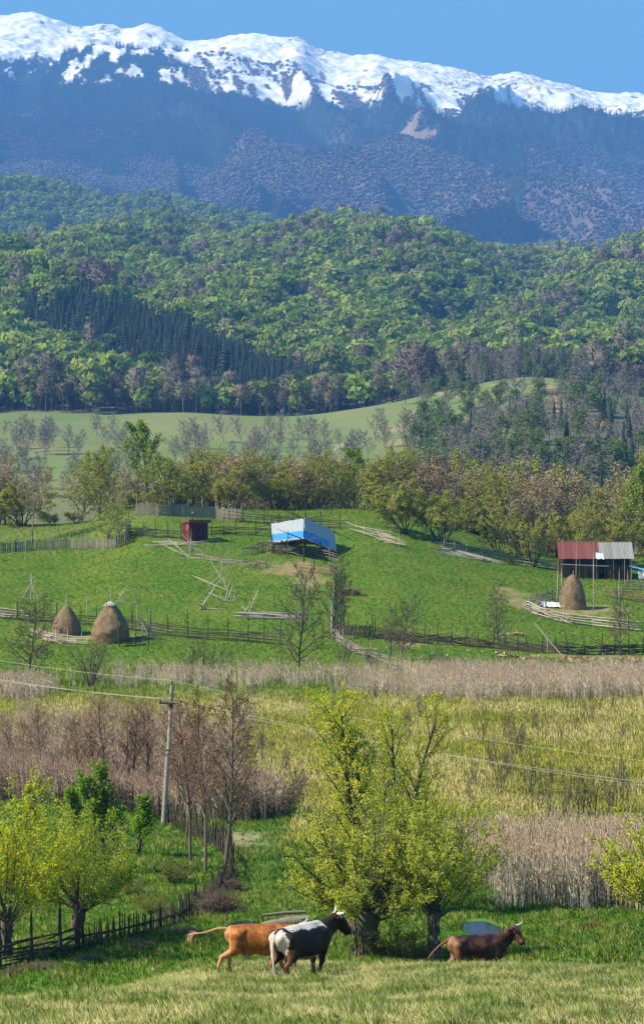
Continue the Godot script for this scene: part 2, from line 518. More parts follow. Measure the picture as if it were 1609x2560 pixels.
# ---------------------------------------------------------------- far woods
# A broad crown of leaf clumps on a short trunk, one metre tall (scaled when placed)
func far_crown(r: RandomNumberGenerator, clumps: int, size: float, wide: float, rough := 0.35) -> Array:
	var g := Geo.new()
	var lobes := []
	for k in 7:
		var a := r.randf() * TAU
		var y := r.randf_range(0.35, 0.82)
		lobes.append(Vector4(cos(a) * wide * r.randf_range(0.1, 0.24), y, sin(a) * wide * r.randf_range(0.1, 0.24), r.randf_range(0.15, 0.24)))
	for k in clumps:
		var l: Vector4 = lobes[k % 7]
		var o := Vector3(r.randfn(), r.randfn() * 0.9 + 0.25, r.randfn()).normalized()
		var p := Vector3(l.x, l.y, l.z) + o * l.w * Vector3(wide, 1, wide) * r.randf_range(0.75, 1.08)
		var nr := (o * 0.9 + Vector3(r.randfn(), r.randfn(), r.randfn()) * rough).normalized()
		var a := nr.cross(Vector3(r.randfn(), r.randfn(), r.randfn())).normalized()
		var b := nr.cross(a)
		var s := size * r.randf_range(0.6, 1.3)
		var v := r.randf_range(0.8, 1.12)
		g.leaf(p, a * s, b * s * 0.75, nr, Color(v, v, v))
	var w := Geo.new()
	w.tube(PackedVector3Array([Vector3(0, -0.05, 0), Vector3(0.01, 0.3, 0), Vector3(0, 0.6, 0.01)]), PackedFloat32Array([0.022, 0.018, 0.008]), 4, Color(0.6, 0.55, 0.55))
	return [w, g]

func far_bare(r: RandomNumberGenerator, twigs: int) -> Array:
	var g := Geo.new()
	var w := Geo.new()
	w.tube(PackedVector3Array([Vector3(0, -0.05, 0), Vector3(0.01, 0.35, 0), Vector3(0, 0.9, 0.01)]), PackedFloat32Array([0.016, 0.013, 0.003]), 4, Color(1.3, 1.25, 1.2))
	for k in twigs:
		var y := 0.36 + 0.6 * sqrt(r.randf())
		var a := r.randf() * TAU
		var wide := 0.23 * sqrt(maxf(0.0, 1.0 - pow((y - 0.62) / 0.42, 2.0)))
		var o := (Vector3(cos(a), 1.2, sin(a)) + Vector3(r.randfn(), r.randfn() * 0.5, r.randfn()) * 0.8).normalized()
		var p0 := Vector3(cos(a) * wide, y, sin(a) * wide) * Vector3(r.randf_range(0.3, 1.0), 1, r.randf_range(0.5, 1.0))
		var p1 := p0 + o * r.randf_range(0.05, 0.12)
		var side := o.cross(Vector3(r.randfn(), r.randfn(), r.randfn())).normalized() * r.randf_range(0.004, 0.010)
		var v := r.randf_range(0.75, 1.15)
		g.quad(p0 - side, p0 + side, p1 + side * 0.6, p1 - side * 0.6, (Vector3(cos(a), 0.8, sin(a)) + Vector3(r.randfn(), r.randfn(), r.randfn()) * 0.3).normalized(), Color(v, v, v))
	return [w, g]

func far_spruce(r: RandomNumberGenerator, tiers: int, spokes: int, wide := 0.17) -> Array:
	var g := Geo.new()
	var tk := Geo.new()
	tk.tube(PackedVector3Array([Vector3(0, -0.04, 0), Vector3(0, 0.97, 0)]), PackedFloat32Array([0.016, 0.003]), 4, Color(0.8, 0.6, 0.5))
	for t in tiers:
		var f := float(t) / tiers
		var y := 0.10 + 0.88 * f
		var rad := wide * (1.0 - f * 0.96) * r.randf_range(0.85, 1.1)
		for s in spokes:
			var a := TAU * (s + r.randf() * 0.7) / spokes + t * 0.7
			var o := Vector3(cos(a), 0, sin(a))
			var w := o.cross(Vector3.UP) * rad * 0.42
			var q := rad * r.randf_range(0.75, 1.15)
			var tip := Vector3(0, y - 0.035 - 0.02 * r.randf(), 0) + o * q
			var v := r.randf_range(0.75, 1.25)
			g.quad(Vector3(0, y + 0.05, 0), tip * Vector3(0.6, 1, 0.6) + Vector3(0, 0.012, 0) + w * 0.8, tip, tip * Vector3(0.6, 1, 0.6) + Vector3(0, 0.012, 0) - w * 0.8, (o + Vector3.UP * 0.6).normalized(), Color(v, v, v))
	g.tri(Vector3(0.012, 0.93, 0), Vector3(-0.012, 0.93, 0), Vector3(0, 1.03, 0), Vector3(0, 0.3, 1).normalized(), Color(1, 1, 1))
	return [tk, g]

const GREENS := [Color(0.28, 0.335, 0.068), Color(0.235, 0.295, 0.064), Color(0.32, 0.36, 0.08), Color(0.205, 0.26, 0.072), Color(0.295, 0.315, 0.095)]
const GREYS := [Color(0.165, 0.14, 0.12), Color(0.15, 0.138, 0.125), Color(0.185, 0.15, 0.12), Color(0.17, 0.175, 0.11)]
const PINES := [Color(0.022, 0.042, 0.024), Color(0.017, 0.034, 0.022), Color(0.028, 0.048, 0.024)]

func spur_place(x: float, d: float) -> Vector2:   # along and across the crest of the nearer spur
	var e := Vector2(272.0, -460.0).normalized()
	var q := Vector2(x + 260.0, d - 1550.0)
	return Vector2(q.dot(e) / 534.4, q.dot(Vector2(-e.y, e.x)))

# 0 green, 1 bare, 2 spruce, -1 nothing
func wood_kind(x: float, d: float) -> int:
	if d < 1340.0 and d > 880.0 and x > 20.0 and d < 1010.0 + 25.0 * n_soft.get_noise_2d(x * 0.03, 2.0): return -1
	var s := spur_place(x, d)
	var n := n_soft.get_noise_2d(x * 0.011, d * 0.008)
	var e := n_soft.get_noise_2d(x * 0.03 + 90.0, d * 0.02)
	if d < 1560.0 and s.x > 0.43 + 0.05 * e and s.x < 1.0 and s.y > -50.0 + 14.0 * e and s.y < 40.0 - 26.0 * (1.0 - s.x) + 12.0 * e: return 2
	if d > 1350.0 and n_soft.get_noise_2d(x * 0.017 - 55.0, d * 0.009) > 0.62: return 2
	if rng.randf() < 0.015: return 2
	var low := 1.0 - smoothstep(1060.0, 1150.0, d)
	if rng.randf() < 0.05 + 0.70 * low + 0.8 * smoothstep(0.4, 0.7, n): return 1
	return 0

func build_woods():
	var proto := [[], [], []]
	var r := RandomNumberGenerator.new()
	r.seed = 5
	var cut := [[], [], []]      # the same trees as [trunk, crown], for those that stand singly
	for k in 10:
		var kind: int = 0 if k < 4 else (1 if k < 7 else 2)
		var a: Array = far_crown(r, 190, 0.085, 1.05) if kind == 0 else (far_bare(r, 420) if kind == 1 else far_spruce(r, 11, 7))
		var m: Material = [M.leaves, M.buds, M.needles][kind]
		proto[kind].append(a[0].joined(a[1]).mesh(m))
		for q in a[0].c.size(): a[0].c[q] = Color(0.15, 0.13, 0.115)
		cut[kind].append([a[0].mesh(M.bark), a[1].mesh(m)])
	var tall := [14.5, 15.5, 17.0]
	var cols := [GREENS, GREYS, PINES]
	# the wood's edge at the meadow: single trees; behind them a mass
	var buf := {}
	for kind in 3:
		for k in proto[kind].size(): buf[Vector2i(kind, k)] = PackedFloat32Array()
	var singles := [0, 0, 0]
	var d := 1035.0
	while d < 4250.0:
		var sp := 6.4 if d < 1500.0 else (7.6 if d < 2650.0 else 10.5)
		var w := 0.185 * d + 10.0
		var x := -w
		while x < w:
			var px := x + rng.randf_range(-0.5, 0.5) * sp
			var pd := d + rng.randf_range(-0.5, 0.5) * sp
			x += sp
			if pd < edge(px): continue
			var kind := wood_kind(px, pd)
			if kind < 0: continue
			if kind == 2 and pd < 1600.0 and sp > 5.0: put(buf[Vector2i(2, rng.randi() % 3)], yawed(rng.randf() * TAU, 15.0, 12.0 * rng.randf_range(0.8, 1.1)), on(px + rng.randf_range(2.0, 4.0), pd + rng.randf_range(-3.0, 3.0)), PINES[rng.randi() % 3])
			var big := (0.55 + 0.8 * rng.randf() * rng.randf() + 0.25 * rng.randf()) * 1.15 * (1.0 if kind < 2 else rng.randf_range(0.75, 1.05))
			if kind == 2 and d < 1600.0: big *= 0.78
			var c: Color = tint(cols[kind][rng.randi() % cols[kind].size()], rng.randf_range(0.75, 1.25) * (1.0 + 0.22 * n_soft.get_noise_2d(px * 0.02, pd * 0.013 + 60.0)))
			var b := yawed(rng.randf() * TAU, tall[kind] * big * rng.randf_range(0.9, 1.2) * (1.0 if kind < 2 else 1.35), tall[kind] * big)
			var k: int = rng.randi() % proto[kind].size()
			var p := on(px, pd)
			if absf(px) < 0.15 * pd and pd < edge(px) + 26.0 and singles[kind] < 240 and px > -165.0 and pd < 1120.0:
				singles[kind] += 1
				wood_tree(kind, cut[kind][k], b, p, c)
			else:
				put(buf[Vector2i(kind, k)], b, p, c)
		d += sp
	var what := [["broadleaf_wood", "light green spring beech wood covering the hills behind the meadow", "woodland"], ["bare_wood", "leafless grey brown trees scattered through the green wood on the hills", "woodland"], ["spruce_wood", "dark spruce stand on the wooded spur above the meadow", "woodland"]]
	for kind in 3:
		var root := thing(what[kind][0], what[kind][1], what[kind][2], Vector3.ZERO)
		root.set_meta("kind", "stuff")
		for k in proto[kind].size():
			if buf[Vector2i(kind, k)].size() > 0: scatter("crowns", proto[kind][k], buf[Vector2i(kind, k)], root)
	mountain_trees(proto)
	print("woods ", singles)

func edge(x: float) -> float:    # where the wood begins behind the meadow
	return 1048.0 + 9.0 * n_soft.get_noise_2d(x * 0.03, 5.0) + 14.0 * smoothstep(-60.0, -110.0, x) - 26.0 * exp(-pow((x - 10.0) / 26.0, 2.0)) + 0.0

func wood_tree(kind: int, meshes: Array, b: Basis, p: Vector3, c: Color):
	var nm: String = ["beech_tree", "bare_beech_tree", "spruce_tree"][kind]
	var lb: String = ["fresh green broadleaf tree at the wood's edge above the meadow", "leafless grey tree in the row along the wood's edge", "dark spruce among bare trees at the meadow's upper edge"][kind]
	var key := "%s%s%s" % [nm, int(c.r * 300.0) / 6, kind]
	if not M.has(key):
		var m: StandardMaterial3D = [M.leaves, M.buds, M.needles][kind].duplicate()
		m.albedo_color = c.linear_to_srgb()
		M[key] = m
	var o := thing(nm, lb, "tree", p, 0.0, ["green trees at the wood's edge", "bare trees at the wood's edge", "spruces at the wood's edge"][kind])
	o.basis = b
	part("trunk", meshes[0], o)
	part("crown", meshes[1], o, Transform3D.IDENTITY, M[key])

func mountain_trees(proto: Array):
	var r := RandomNumberGenerator.new()
	r.seed = 77
	var low_crown: ArrayMesh = far_crown(r, 40, 0.19, 1.0, 0.10)[1].mesh(M.buds)
	var b0 := PackedFloat32Array()
	var low_spruce: ArrayMesh = far_spruce(r, 5, 5, 0.2)[1].mesh(M.needles)
	var b1 := PackedFloat32Array()
	var d := 4300.0
	while d < 7750.0:
		var sp := 8.4 if d < 6300.0 else 12.0
		var w := 0.165 * d
		var x := -w
		while x < w:
			var px := x + rng.randf_range(-0.5, 0.5) * sp
			var pd := d + rng.randf_range(-0.5, 0.5) * sp
			x += sp
			var p := Vector3(px, mh(px, pd), -pd)
			var c := mountain_paint(p)
			if c.r > 0.2: continue
			if c.r < 0.045:
				put(b1, yawed(rng.randf() * TAU, 22.0, 22.0 * rng.randf_range(0.7, 1.2)), p, tint(PINES[rng.randi() % 3], 1.0))
			else:
				put(b0, yawed(rng.randf() * TAU, 18.0, 12.0 * rng.randf_range(0.8, 1.15)), p - Vector3(0, 4, 0), tint(c, rng.randf_range(1.15, 1.5)))
		d += sp
	var bo := scatter("mountain_beech_wood", low_crown, b0, self)
	tag(bo, "leafless purple brown forest on the lower mountain slopes", "woodland")
	var o := scatter("mountain_spruce_wood", low_spruce, b1, self)
	tag(o, "dark blue conifer forest below the snow on the mountains", "woodland")

# ---------------------------------------------------------------- trees with limbs and twigs
# cfg: n, from, ang, ratio, up (one value a level), wander, leaf [number on a twig, length, width], cols, bark
func limb(w: Geo, lf: Geo, p: Vector3, dir: Vector3, length: float, rad: float, level: int, cfg: Dictionary, r: RandomNumberGenerator, mid: Vector3):
	var last: int = cfg.n.size()
	var segs: int = [6, 5, 3, 2, 2][level]
	var pts := PackedVector3Array([p])
	var rads := PackedFloat32Array([rad])
	var q := p
	var d := dir
	var thin: float = cfg.get("thin", 0.006)
	for s in segs:
		d = (d + Vector3(r.randfn(), r.randfn() * 0.6, r.randfn()) * cfg.wander + Vector3.UP * cfg.up[level]).normalized()
		q += d * length / segs
		pts.append(q)
		rads.append(maxf(lerpf(rad, rad * 0.30, float(s + 1) / segs), thin))
	w.tube(pts, rads, [7, 5, 3, 3, 3][level], tint(cfg.bark, r.randf_range(0.85, 1.15)))
	if level == last:
		var lv: Array = cfg.leaf
		var cnt: int = lv[0]
		for k in cnt:
			var t := (k + r.randf()) / cnt * segs
			var b := pts[int(t)].lerp(pts[mini(int(t) + 1, segs)], t - int(t))
			b += Vector3(r.randfn(), r.randfn(), r.randfn()) * lv[1] * 0.6
			var nr := ((b - mid).normalized() * 0.7 + Vector3(r.randfn(), r.randfn() + 0.5, r.randfn()) * 0.6).normalized()
			var al := nr.cross(Vector3(r.randfn(), r.randfn(), r.randfn())).normalized()
			var s := r.randf_range(0.7, 1.3)
			var c: Color = cfg.cols[r.randi() % cfg.cols.size()]
			lf.leaf(b, al * lv[1] * s * 0.5, nr.cross(al) * lv[2] * s * 0.5, nr, tint(c, r.randf_range(0.8, 1.2)))
		return
	var n: int = cfg.n[level]
	var f: float = cfg.from[level]
	var spin := r.randf() * TAU
	for k in n:
		var t := lerpf(f, 1.0, (k + r.randf() * 0.8) / n)
		var ft := t * segs
		var i0 := mini(int(ft), segs - 1)
		var b := pts[i0].lerp(pts[i0 + 1], ft - i0)
		var along := (pts[i0 + 1] - pts[i0]).normalized()
		spin += 2.4 + r.randf_range(-0.4, 0.4)
		var side := along.cross(Vector3(0.31, 0.17, 0.93)).normalized()
		side = side.rotated(along, spin)
		var a: float = deg_to_rad(cfg.ang[level] * r.randf_range(0.7, 1.25))
		var nd := (along * cos(a) + side * sin(a)).normalized()
		var shape: float = cfg.get("taper", 0.6)
		var nl: float = length * cfg.ratio[level] * (1.0 - shape * (t - f) / maxf(1.0 - f, 0.01)) * r.randf_range(0.7, 1.2)
		limb(w, lf, b, nd, nl, maxf(lerpf(rad, rad * 0.3, t) * cfg.get("fork", 0.55), thin), level + 1, cfg, r, mid)

# meshes of one tree, as [wood, crown]
func make_tree(cfg: Dictionary, seed_: int) -> Array:
	var r := RandomNumberGenerator.new()
	r.seed = seed_
	var w := Geo.new(); var lf := Geo.new()
	var h: float = cfg.h
	var lean: Vector3 = cfg.get("lean", Vector3.ZERO)
	var mid := Vector3(0, h * cfg.get("mid", 0.55), 0)
	var stems: int = cfg.get("stems", 1)
	if cfg.has("head"):      # a pollard: a stout bole, a knobbly head and a fan of shoots
		var hd: float = cfg.head
		var top := Vector3(lean.x * hd, hd, lean.z * hd)
		var pts := PackedVector3Array(); var rads := PackedFloat32Array()
		for k in 8:
			var t := k / 7.0
			pts.append(Vector3(lean.x * hd * t, -0.3 + (hd + 0.3) * t, lean.z * hd * t) + Vector3(r.randfn(), 0, r.randfn()) * 0.03)
			rads.append(cfg.rad * (1.25 if k == 0 else lerpf(1.05, 0.92, t) + (0.28 if k >= 6 else 0.0)))
		w.tube(pts, rads, 11, cfg.bark, true)
		for k in 60:     # bark ridges and burrs
			var t := r.randf()
			var a := r.randf() * TAU
			var o := Vector3(cos(a), 0, sin(a))
			var b: Vector3 = Vector3(lean.x * hd * t, hd * t, lean.z * hd * t) + o * cfg.rad * 0.98
			w.tube(PackedVector3Array([b, b + Vector3(o.x * 0.03, 0.16, o.z * 0.03), b + Vector3(0, 0.4, 0)]), PackedFloat32Array([0.02, 0.045, 0.015]), 4, tint(cfg.bark, r.randf_range(0.6, 1.4)))
		var sh: int = cfg.shoots
		for k in sh:
			var a := 2.4 * k + r.randf() * 0.5
			var tilt: float = deg_to_rad(cfg.get("spread", 68.0)) * sqrt((k + 0.5) / sh)
			var o := Vector3(cos(a) * sin(tilt), cos(tilt), sin(a) * sin(tilt))
			var len: float = (h - hd) * r.randf_range(0.75, 1.08) * (1.0 - 0.30 * tilt)
			limb(w, lf, top + Vector3(o.x, 0, o.z) * cfg.rad * 0.7 + Vector3(0, r.randf_range(-0.3, 0.15), 0), o, len, cfg.rad * r.randf_range(0.10, 0.2), 1, cfg, r, mid)
	else:
		for k in stems:
			var a := TAU * k / stems + r.randf()
			var o: Vector3 = Vector3(cos(a), 0, sin(a)) * (0.0 if stems == 1 else cfg.get("splay", 0.22)) + lean
			limb(w, lf, Vector3(0, -0.25, 0) + Vector3(cos(a), 0, sin(a)) * (0.0 if stems == 1 else cfg.rad), (Vector3.UP + o).normalized(), h * r.randf_range(0.85, 1.0) if stems > 1 else h, cfg.rad, 0, cfg, r, mid)
	return [w.mesh(M.bark), lf.mesh(M[cfg.get("leafmat", "leaves")]) if lf.v.size() > 0 else null]

func plant_tree(called: String, meshes: Array, p: Vector3, turn: float, size: Vector3, label: String, category: String, group := "", crown := "crown") -> Node3D:
	var t := thing(called, label, category, p, turn, group)
	t.scale = size
	part("trunk", meshes[0], t)
	if meshes[1]:
		var c := part(crown, meshes[1], t)
		c.set_meta("kind", "stuff")
	return t

func bare_cfg(h: float, rad: float, extra := {}) -> Dictionary:
	var c := {"h": h, "rad": rad, "n": [20, 7, 5], "from": [0.25, 0.2, 0.15], "ang": [48.0, 42.0, 40.0], "ratio": [0.36, 0.5, 0.55], "up": [0.02, 0.10, 0.06, 0.03], "wander": 0.09, "leaf": [5, 0.07, 0.05], "cols": [Color(0.16, 0.10, 0.06), Color(0.20, 0.12, 0.07), Color(0.13, 0.09, 0.05)], "bark": Color(0.085, 0.07, 0.058), "leafmat": "buds"}
	c.merge(extra, true)
	return c

# ---------------------------------------------------------------- the belt of trees behind the farm, the meadow and the scrub
const OLIVE := [Color(0.38, 0.35, 0.09), Color(0.31, 0.29, 0.075), Color(0.44, 0.39, 0.11)]
const BROWN := [Color(0.33, 0.245, 0.135), Color(0.27, 0.20, 0.12), Color(0.37, 0.29, 0.15)]
const FRESH := [Color(0.24, 0.32, 0.05), Color(0.19, 0.26, 0.045), Color(0.30, 0.35, 0.06)]

func build_middle_trees():
	var mid := []
	var base := {"thin": 0.014, "n": [18, 7, 4], "wander": 0.12}
	for k in 3: mid.append(make_tree(bare_cfg(10, 0.15, base.merged({"cols": BROWN, "leaf": [5, 0.22, 0.13], "bark": Color(0.22, 0.175, 0.135), "ratio": [0.55, 0.5, 0.5]}, true)), 100 + k))
	for k in 3: mid.append(make_tree(bare_cfg(10, 0.16, base.merged({"cols": OLIVE, "leaf": [7, 0.24, 0.15], "bark": Color(0.12, 0.10, 0.07), "from": [0.15, 0.2, 0.15], "ratio": [0.62, 0.5, 0.5], "leafmat": "leaves"}, true)), 110 + k))
	for k in 2: mid.append(make_tree(bare_cfg(10, 0.16, base.merged({"cols": FRESH, "leaf": [8, 0.24, 0.16], "bark": Color(0.07, 0.06, 0.045), "leafmat": "leaves", "ratio": [0.48, 0.5, 0.5]}, true)), 120 + k))
	for k in 2: mid.append(make_tree(bare_cfg(10, 0.13, base.merged({"stems": 7, "splay": 0.5, "n": [9, 6, 4], "cols": OLIVE, "leaf": [8, 0.24, 0.16], "bark": Color(0.075, 0.062, 0.045), "leafmat": "leaves", "from": [0.25, 0.2, 0.1]}, true)), 130 + k))
	var lab := [["bare_tree", "bare brown twiggy tree in the belt behind the farm pasture", "bare brown trees behind the farm"], ["budding_tree", "olive budding tree in the belt behind the farm pasture", "budding olive trees behind the farm"], ["leafing_tree", "fresh green leafing tree in the belt behind the farm pasture", "green trees behind the farm"], ["willow_bush", "many stemmed olive willow behind the farm pasture", "many stemmed willows behind the farm"]]
	var pick := func(k): return 0 if k < 3 else (1 if k < 6 else (2 if k < 8 else 3))
	# [pixel across, pixel of the top, distance, which mesh, width, own label]
	var rows := [
		[15, 1165, 326, 0, 1.0, ""], [-30, 1190, 322, 1, 1.0, ""], [80, 1190, 305, 2, 0.8, "slender bare brown tree standing before the grassy hillock"], [45, 1215, 335, 0, 1.0, ""],
		[245, 1150, 333, 3, 0.9, "olive budding tree on the far side of the grassy hillock"], [200, 1170, 338, 4, 0.9, ""], [312, 1180, 312, 1, 0.75, "bare pale barked tree at the top corner of the picket fence"], [285, 1165, 340, 5, 0.8, ""],
		[372, 1078, 330, 6, 0.85, "tall single green tree rising above the grey plank fence"], [430, 1170, 334, 7, 0.8, ""], [480, 1160, 336, 3, 1.15, ""], [535, 1145, 334, 5, 1.2, ""], [590, 1155, 337, 4, 1.15, ""], [455, 1190, 326, 9, 0.9, ""], [560, 1185, 327, 8, 1.0, ""],
		[640, 1180, 330, 1, 1.0, ""], [680, 1160, 340, 7, 0.9, ""], [715, 1175, 332, 0, 1.0, ""], [755, 1170, 336, 4, 1.0, ""], [790, 1160, 340, 2, 1.0, ""], [845, 1142, 322, 5, 1.05, "tall olive tree directly behind the blue tarpaulin barn"], [880, 1140, 336, 6, 1.0, ""], [905, 1180, 330, 1, 1.0, ""],
		[960, 1150, 334, 4, 1.1, ""], [1005, 1150, 330, 3, 1.0, ""], [1010, 1215, 302, 8, 1.25, "broad many stemmed willow with dark boles at the pasture's edge"], [1105, 1225, 300, 9, 1.2, "spreading many stemmed willow beside the broken rail fence"], [1050, 1185, 333, 0, 1.1, ""], [1100, 1170, 338, 1, 1.1, ""], [1150, 1165, 336, 2, 1.2, ""], [1180, 1200, 325, 4, 1.0, ""], [1215, 1190, 330, 0, 1.1, ""],
		[1260, 1215, 312, 3, 1.0, ""], [1285, 1210, 322, 1, 1.2, ""], [1335, 1230, 312, 2, 1.25, ""], [1365, 1245, 318, 0, 1.2, ""], [1405, 1250, 322, 1, 1.0, ""], [1330, 1290, 300, 8, 0.9, "low green willow beside the pasture's lower rail fence"], [1440, 1265, 310, 9, 1.0, ""], [1490, 1250, 318, 3, 1.0, ""], [1560, 1170, 322, 5, 0.9, "tall olive tree behind the red roofed barn"], [1580, 1200, 326, 7, 0.9, ""], [1620, 1190, 316, 6, 0.9, ""], [1520, 1280, 304, 8, 1.0, "low olive willow against the back of the red roofed barn"], [1650, 1210, 310, 3, 1.0, ""], [1480, 1290, 302, 4, 0.8, ""], [1240, 1280, 306, 9, 0.9, "leafy willow thicket above the gap in the rail fence"]]
	for a in rows:
		var p := on((a[0] - 804.5) / F * a[2], a[2], 0.1)
		var h: float = ((1280.0 - a[1]) / F * a[2] - p.y) / 10.0
		h = clampf(h, 0.45, 1.6) * 1.06
		var k: int = a[3]
		var q: int = pick.call(k)
		plant_tree(lab[q][0], mid[k], p, rng.randf() * TAU, Vector3(h * a[4], h, h * a[4]), a[5] if a[5] != "" else lab[q][1], "tree", lab[q][2] if a[5] == "" else "")
	# a second rank on the far side of the crest
	for k in 40:
		var u := 400.0 + 1230.0 * (k + rng.randf()) / 40.0
		var d := rng.randf_range(338, 364)
		var m: int = [0, 1, 4, 2, 0, 3, 1, 2, 0, 2][rng.randi() % 10]
		var q: int = pick.call(m)
		var p := on((u - 804.5) / F * d, d, 0.2)
		var h := clampf(((1280.0 - (1168.0 + rng.randf_range(-12, 30) + 40.0 * smoothstep(1150.0, 1400.0, u))) / F * d - p.y) / 10.0, 0.6, 1.9)
		plant_tree(lab[q][0], mid[m], p, rng.randf() * TAU, Vector3(h * 0.95, h, h * 0.95), lab[q][1], "tree", lab[q][2])
	# undergrowth between them
	for k in 80:
		var u := rng.randf_range(-60, 1670)
		var d := rng.randf_range(318, 352)
		if u > 60 and u < 330: continue
		var m: int = [9, 8, 4, 1, 0, 3][k % 6]
		var q: int = pick.call(m)
		var h := rng.randf_range(0.4, 0.75)
		plant_tree(["bare_shrub", "budding_shrub", "", "willow_shrub"][q], mid[m], on((u - 804.5) / F * d, d, 0.1), rng.randf() * TAU, Vector3(h * 1.5, h, h * 1.5), ["low bare brown shrub between the trees behind the farm", "low olive shrub between the trees behind the farm", "", "low many stemmed willow shrub between the trees behind the farm"][q], "shrub", ["brown shrubs behind the farm", "olive shrubs behind the farm", "", "willow shrubs behind the farm"][q])
	# shrubs round the hillock
	for a in [[265, 1265, 298, 4, 0.55, "small yellow green sapling inside the picket fence corner"], [130, 1285, 322, 8, 0.8, "low yellow green thicket behind the grassy hillock"], [190, 1290, 318, 9, 0.7, "rounded olive thicket behind the grassy hillock"], [110, 1300, 316, 3, 0.7, "low olive thicket beside the slender bare tree"]]:
		var p := on((a[0] - 804.5) / F * a[2], a[2], 0.1)
		var h: float = ((1280.0 - a[1]) / F * a[2] - p.y) / 10.0
		h = maxf(h, 0.2)
		plant_tree("hillock_shrub", mid[a[3]], p, rng.randf() * TAU, Vector3(h * 1.6, h, h * 1.6), a[5], "shrub")
	build_meadow_trees()

func build_meadow_trees():
	var r := RandomNumberGenerator.new()
	r.seed = 31
	var grey := []
	for k in 4: grey.append(make_tree(bare_cfg(10, 0.17, {"thin": 0.03, "n": [13, 6], "from": [0.2, 0.2], "ang": [50.0, 45.0], "ratio": [0.55, 0.55], "up": [0.02, 0.1, 0.05], "leaf": [9, 0.42, 0.22], "cols": [Color(0.23, 0.20, 0.175), Color(0.185, 0.17, 0.155), Color(0.25, 0.225, 0.165)], "bark": Color(0.19, 0.17, 0.155)}), 200 + k))
	var green := []
	for k in 3: green.append(make_tree(bare_cfg(10, 0.2, {"thin": 0.03, "n": [14, 6], "from": [0.15, 0.2], "ang": [55.0, 45.0], "ratio": [0.58, 0.55], "up": [0.02, 0.1, 0.05], "leaf": [12, 0.6, 0.42], "cols": [Color(0.18, 0.23, 0.08), Color(0.145, 0.195, 0.075), Color(0.21, 0.24, 0.10)], "bark": Color(0.10, 0.09, 0.08), "leafmat": "leaves"}), 210 + k))
	var pine := []
	for k in 2:
		var g := far_spruce(r, 16, 9, 0.19)
		for q in g[1].c.size(): g[1].c[q] = g[1].c[q] * Color(0.026, 0.048, 0.028)
		for q in g[0].c.size(): g[0].c[q] = Color(0.10, 0.075, 0.06)
		pine.append([g[0].mesh(M.bark), g[1].mesh(M.needles)])
	# single bare trees on the open meadow: [pixel across, pixel of the base, height]
	for a in [[170, 1135, 9], [560, 1108, 10], [605, 1110, 9.5], [628, 1148, 9], [672, 1120, 11], [690, 1140, 9], [735, 1165, 8], [774, 1115, 9.5], [470, 1110, 8.5], [490, 1120, 10], [512, 1128, 9], [850, 1125, 7], [1010, 1075, 8], [1055, 1042, 10], [1105, 1042, 9], [880, 1170, 9], [960, 1120, 10], [920, 1150, 9]]:
		var p := seen(a[0], a[1], 560, 1040)
		var s: float = a[2] / 10.0
		plant_tree("meadow_tree", grey[r.randi() % 4], p, r.randf() * TAU, Vector3(s, s, s), "leafless grey tree standing alone on the open far meadow", "tree", "single bare trees on the far meadow")
	var clump := func(n: int, u0: float, u1: float, v0: float, v1: float, what: int, lo: float, hi: float, nm: String, label: String, group: String):
		for k in n:
			var p := seen(r.randf_range(u0, u1), r.randf_range(v0, v1), 420, 1040)
			var s := r.randf_range(lo, hi) / 10.0 * 1.25
			var ms: Array = [grey, green, pine][what]
			plant_tree(nm, ms[r.randi() % ms.size()], p, r.randf() * TAU, Vector3(s * r.randf_range(0.9, 1.3) * (1.0 if what < 2 else 10.0), s * (1.0 if what < 2 else 10.0), s * (1.0 if what < 2 else 10.0)), label, "tree", group)
	clump.call(26, 0, 330, 1085, 1150, 0, 4.0, 8.5, "grove_tree", "leafless grey tree in the loose grove on the meadow", "grey grove on the meadow")
	clump.call(34, -20, 480, 1165, 1275, 0, 4.0, 8.0, "ravine_tree", "leafless grey tree in the ravine below the meadow", "grey trees in the ravine")
	clump.call(26, 430, 700, 1120, 1180, 0, 3.5, 7.0, "thicket_tree", "low grey tree in the thicket at the meadow's lower side", "grey thicket below the meadow")
	clump.call(34, 700, 1250, 1090, 1230, 0, 5.0, 9.5, "slope_tree", "leafless grey tree on the scrubby slope beside the meadow", "bare trees on the scrubby slope")
	clump.call(120, 1020, 1640, 985, 1320, 0, 5.0, 9.0, "hillside_tree", "leafless grey tree in the mixed scrub on the hillside", "bare trees in the hillside scrub")
	clump.call(150, 1000, 1640, 980, 1330, 1, 4.5, 9.0, "hillside_leafing_tree", "dull green leafing tree in the mixed scrub on the hillside", "green trees in the hillside scrub")
	clump.call(34, 1130, 1640, 1040, 1290, 2, 6.0, 11.0, "hillside_spruce", "dark spruce standing in the mixed scrub on the hillside", "spruces in the hillside scrub")
	clump.call(26, 1000, 1640, 955, 1010, 0, 5.0, 9.0, "slope_top_tree", "leafless grey tree just below the hilltop clearing", "bare trees below the hilltop clearing")
	clump.call(16, 1290, 1640, 905, 985, 1, 5.0, 8.0, "clearing_tree", "green tree at the rim of the hilltop clearing", "trees round the hilltop clearing")
	# the bare row that crowns the clearing
	for k in 46:
		var x := r.randf_range(66, 128)
		var s := r.randf_range(1.2, 1.75)
		plant_tree("hilltop_tree", grey[r.randi() % 4] if k % 4 else green[k % 3], on(x, 1022 + r.randf_range(0, 26) - absf(x - 95) * 0.2, 0.2), r.randf() * TAU, Vector3(s * 0.75, s, s * 0.75), "tall bare tree in the dense row crowning the hilltop clearing" if k % 4 else "green tree in the dense row crowning the hilltop clearing", "tree", "bare row on the hilltop" if k % 4 else "green trees of the hilltop row")

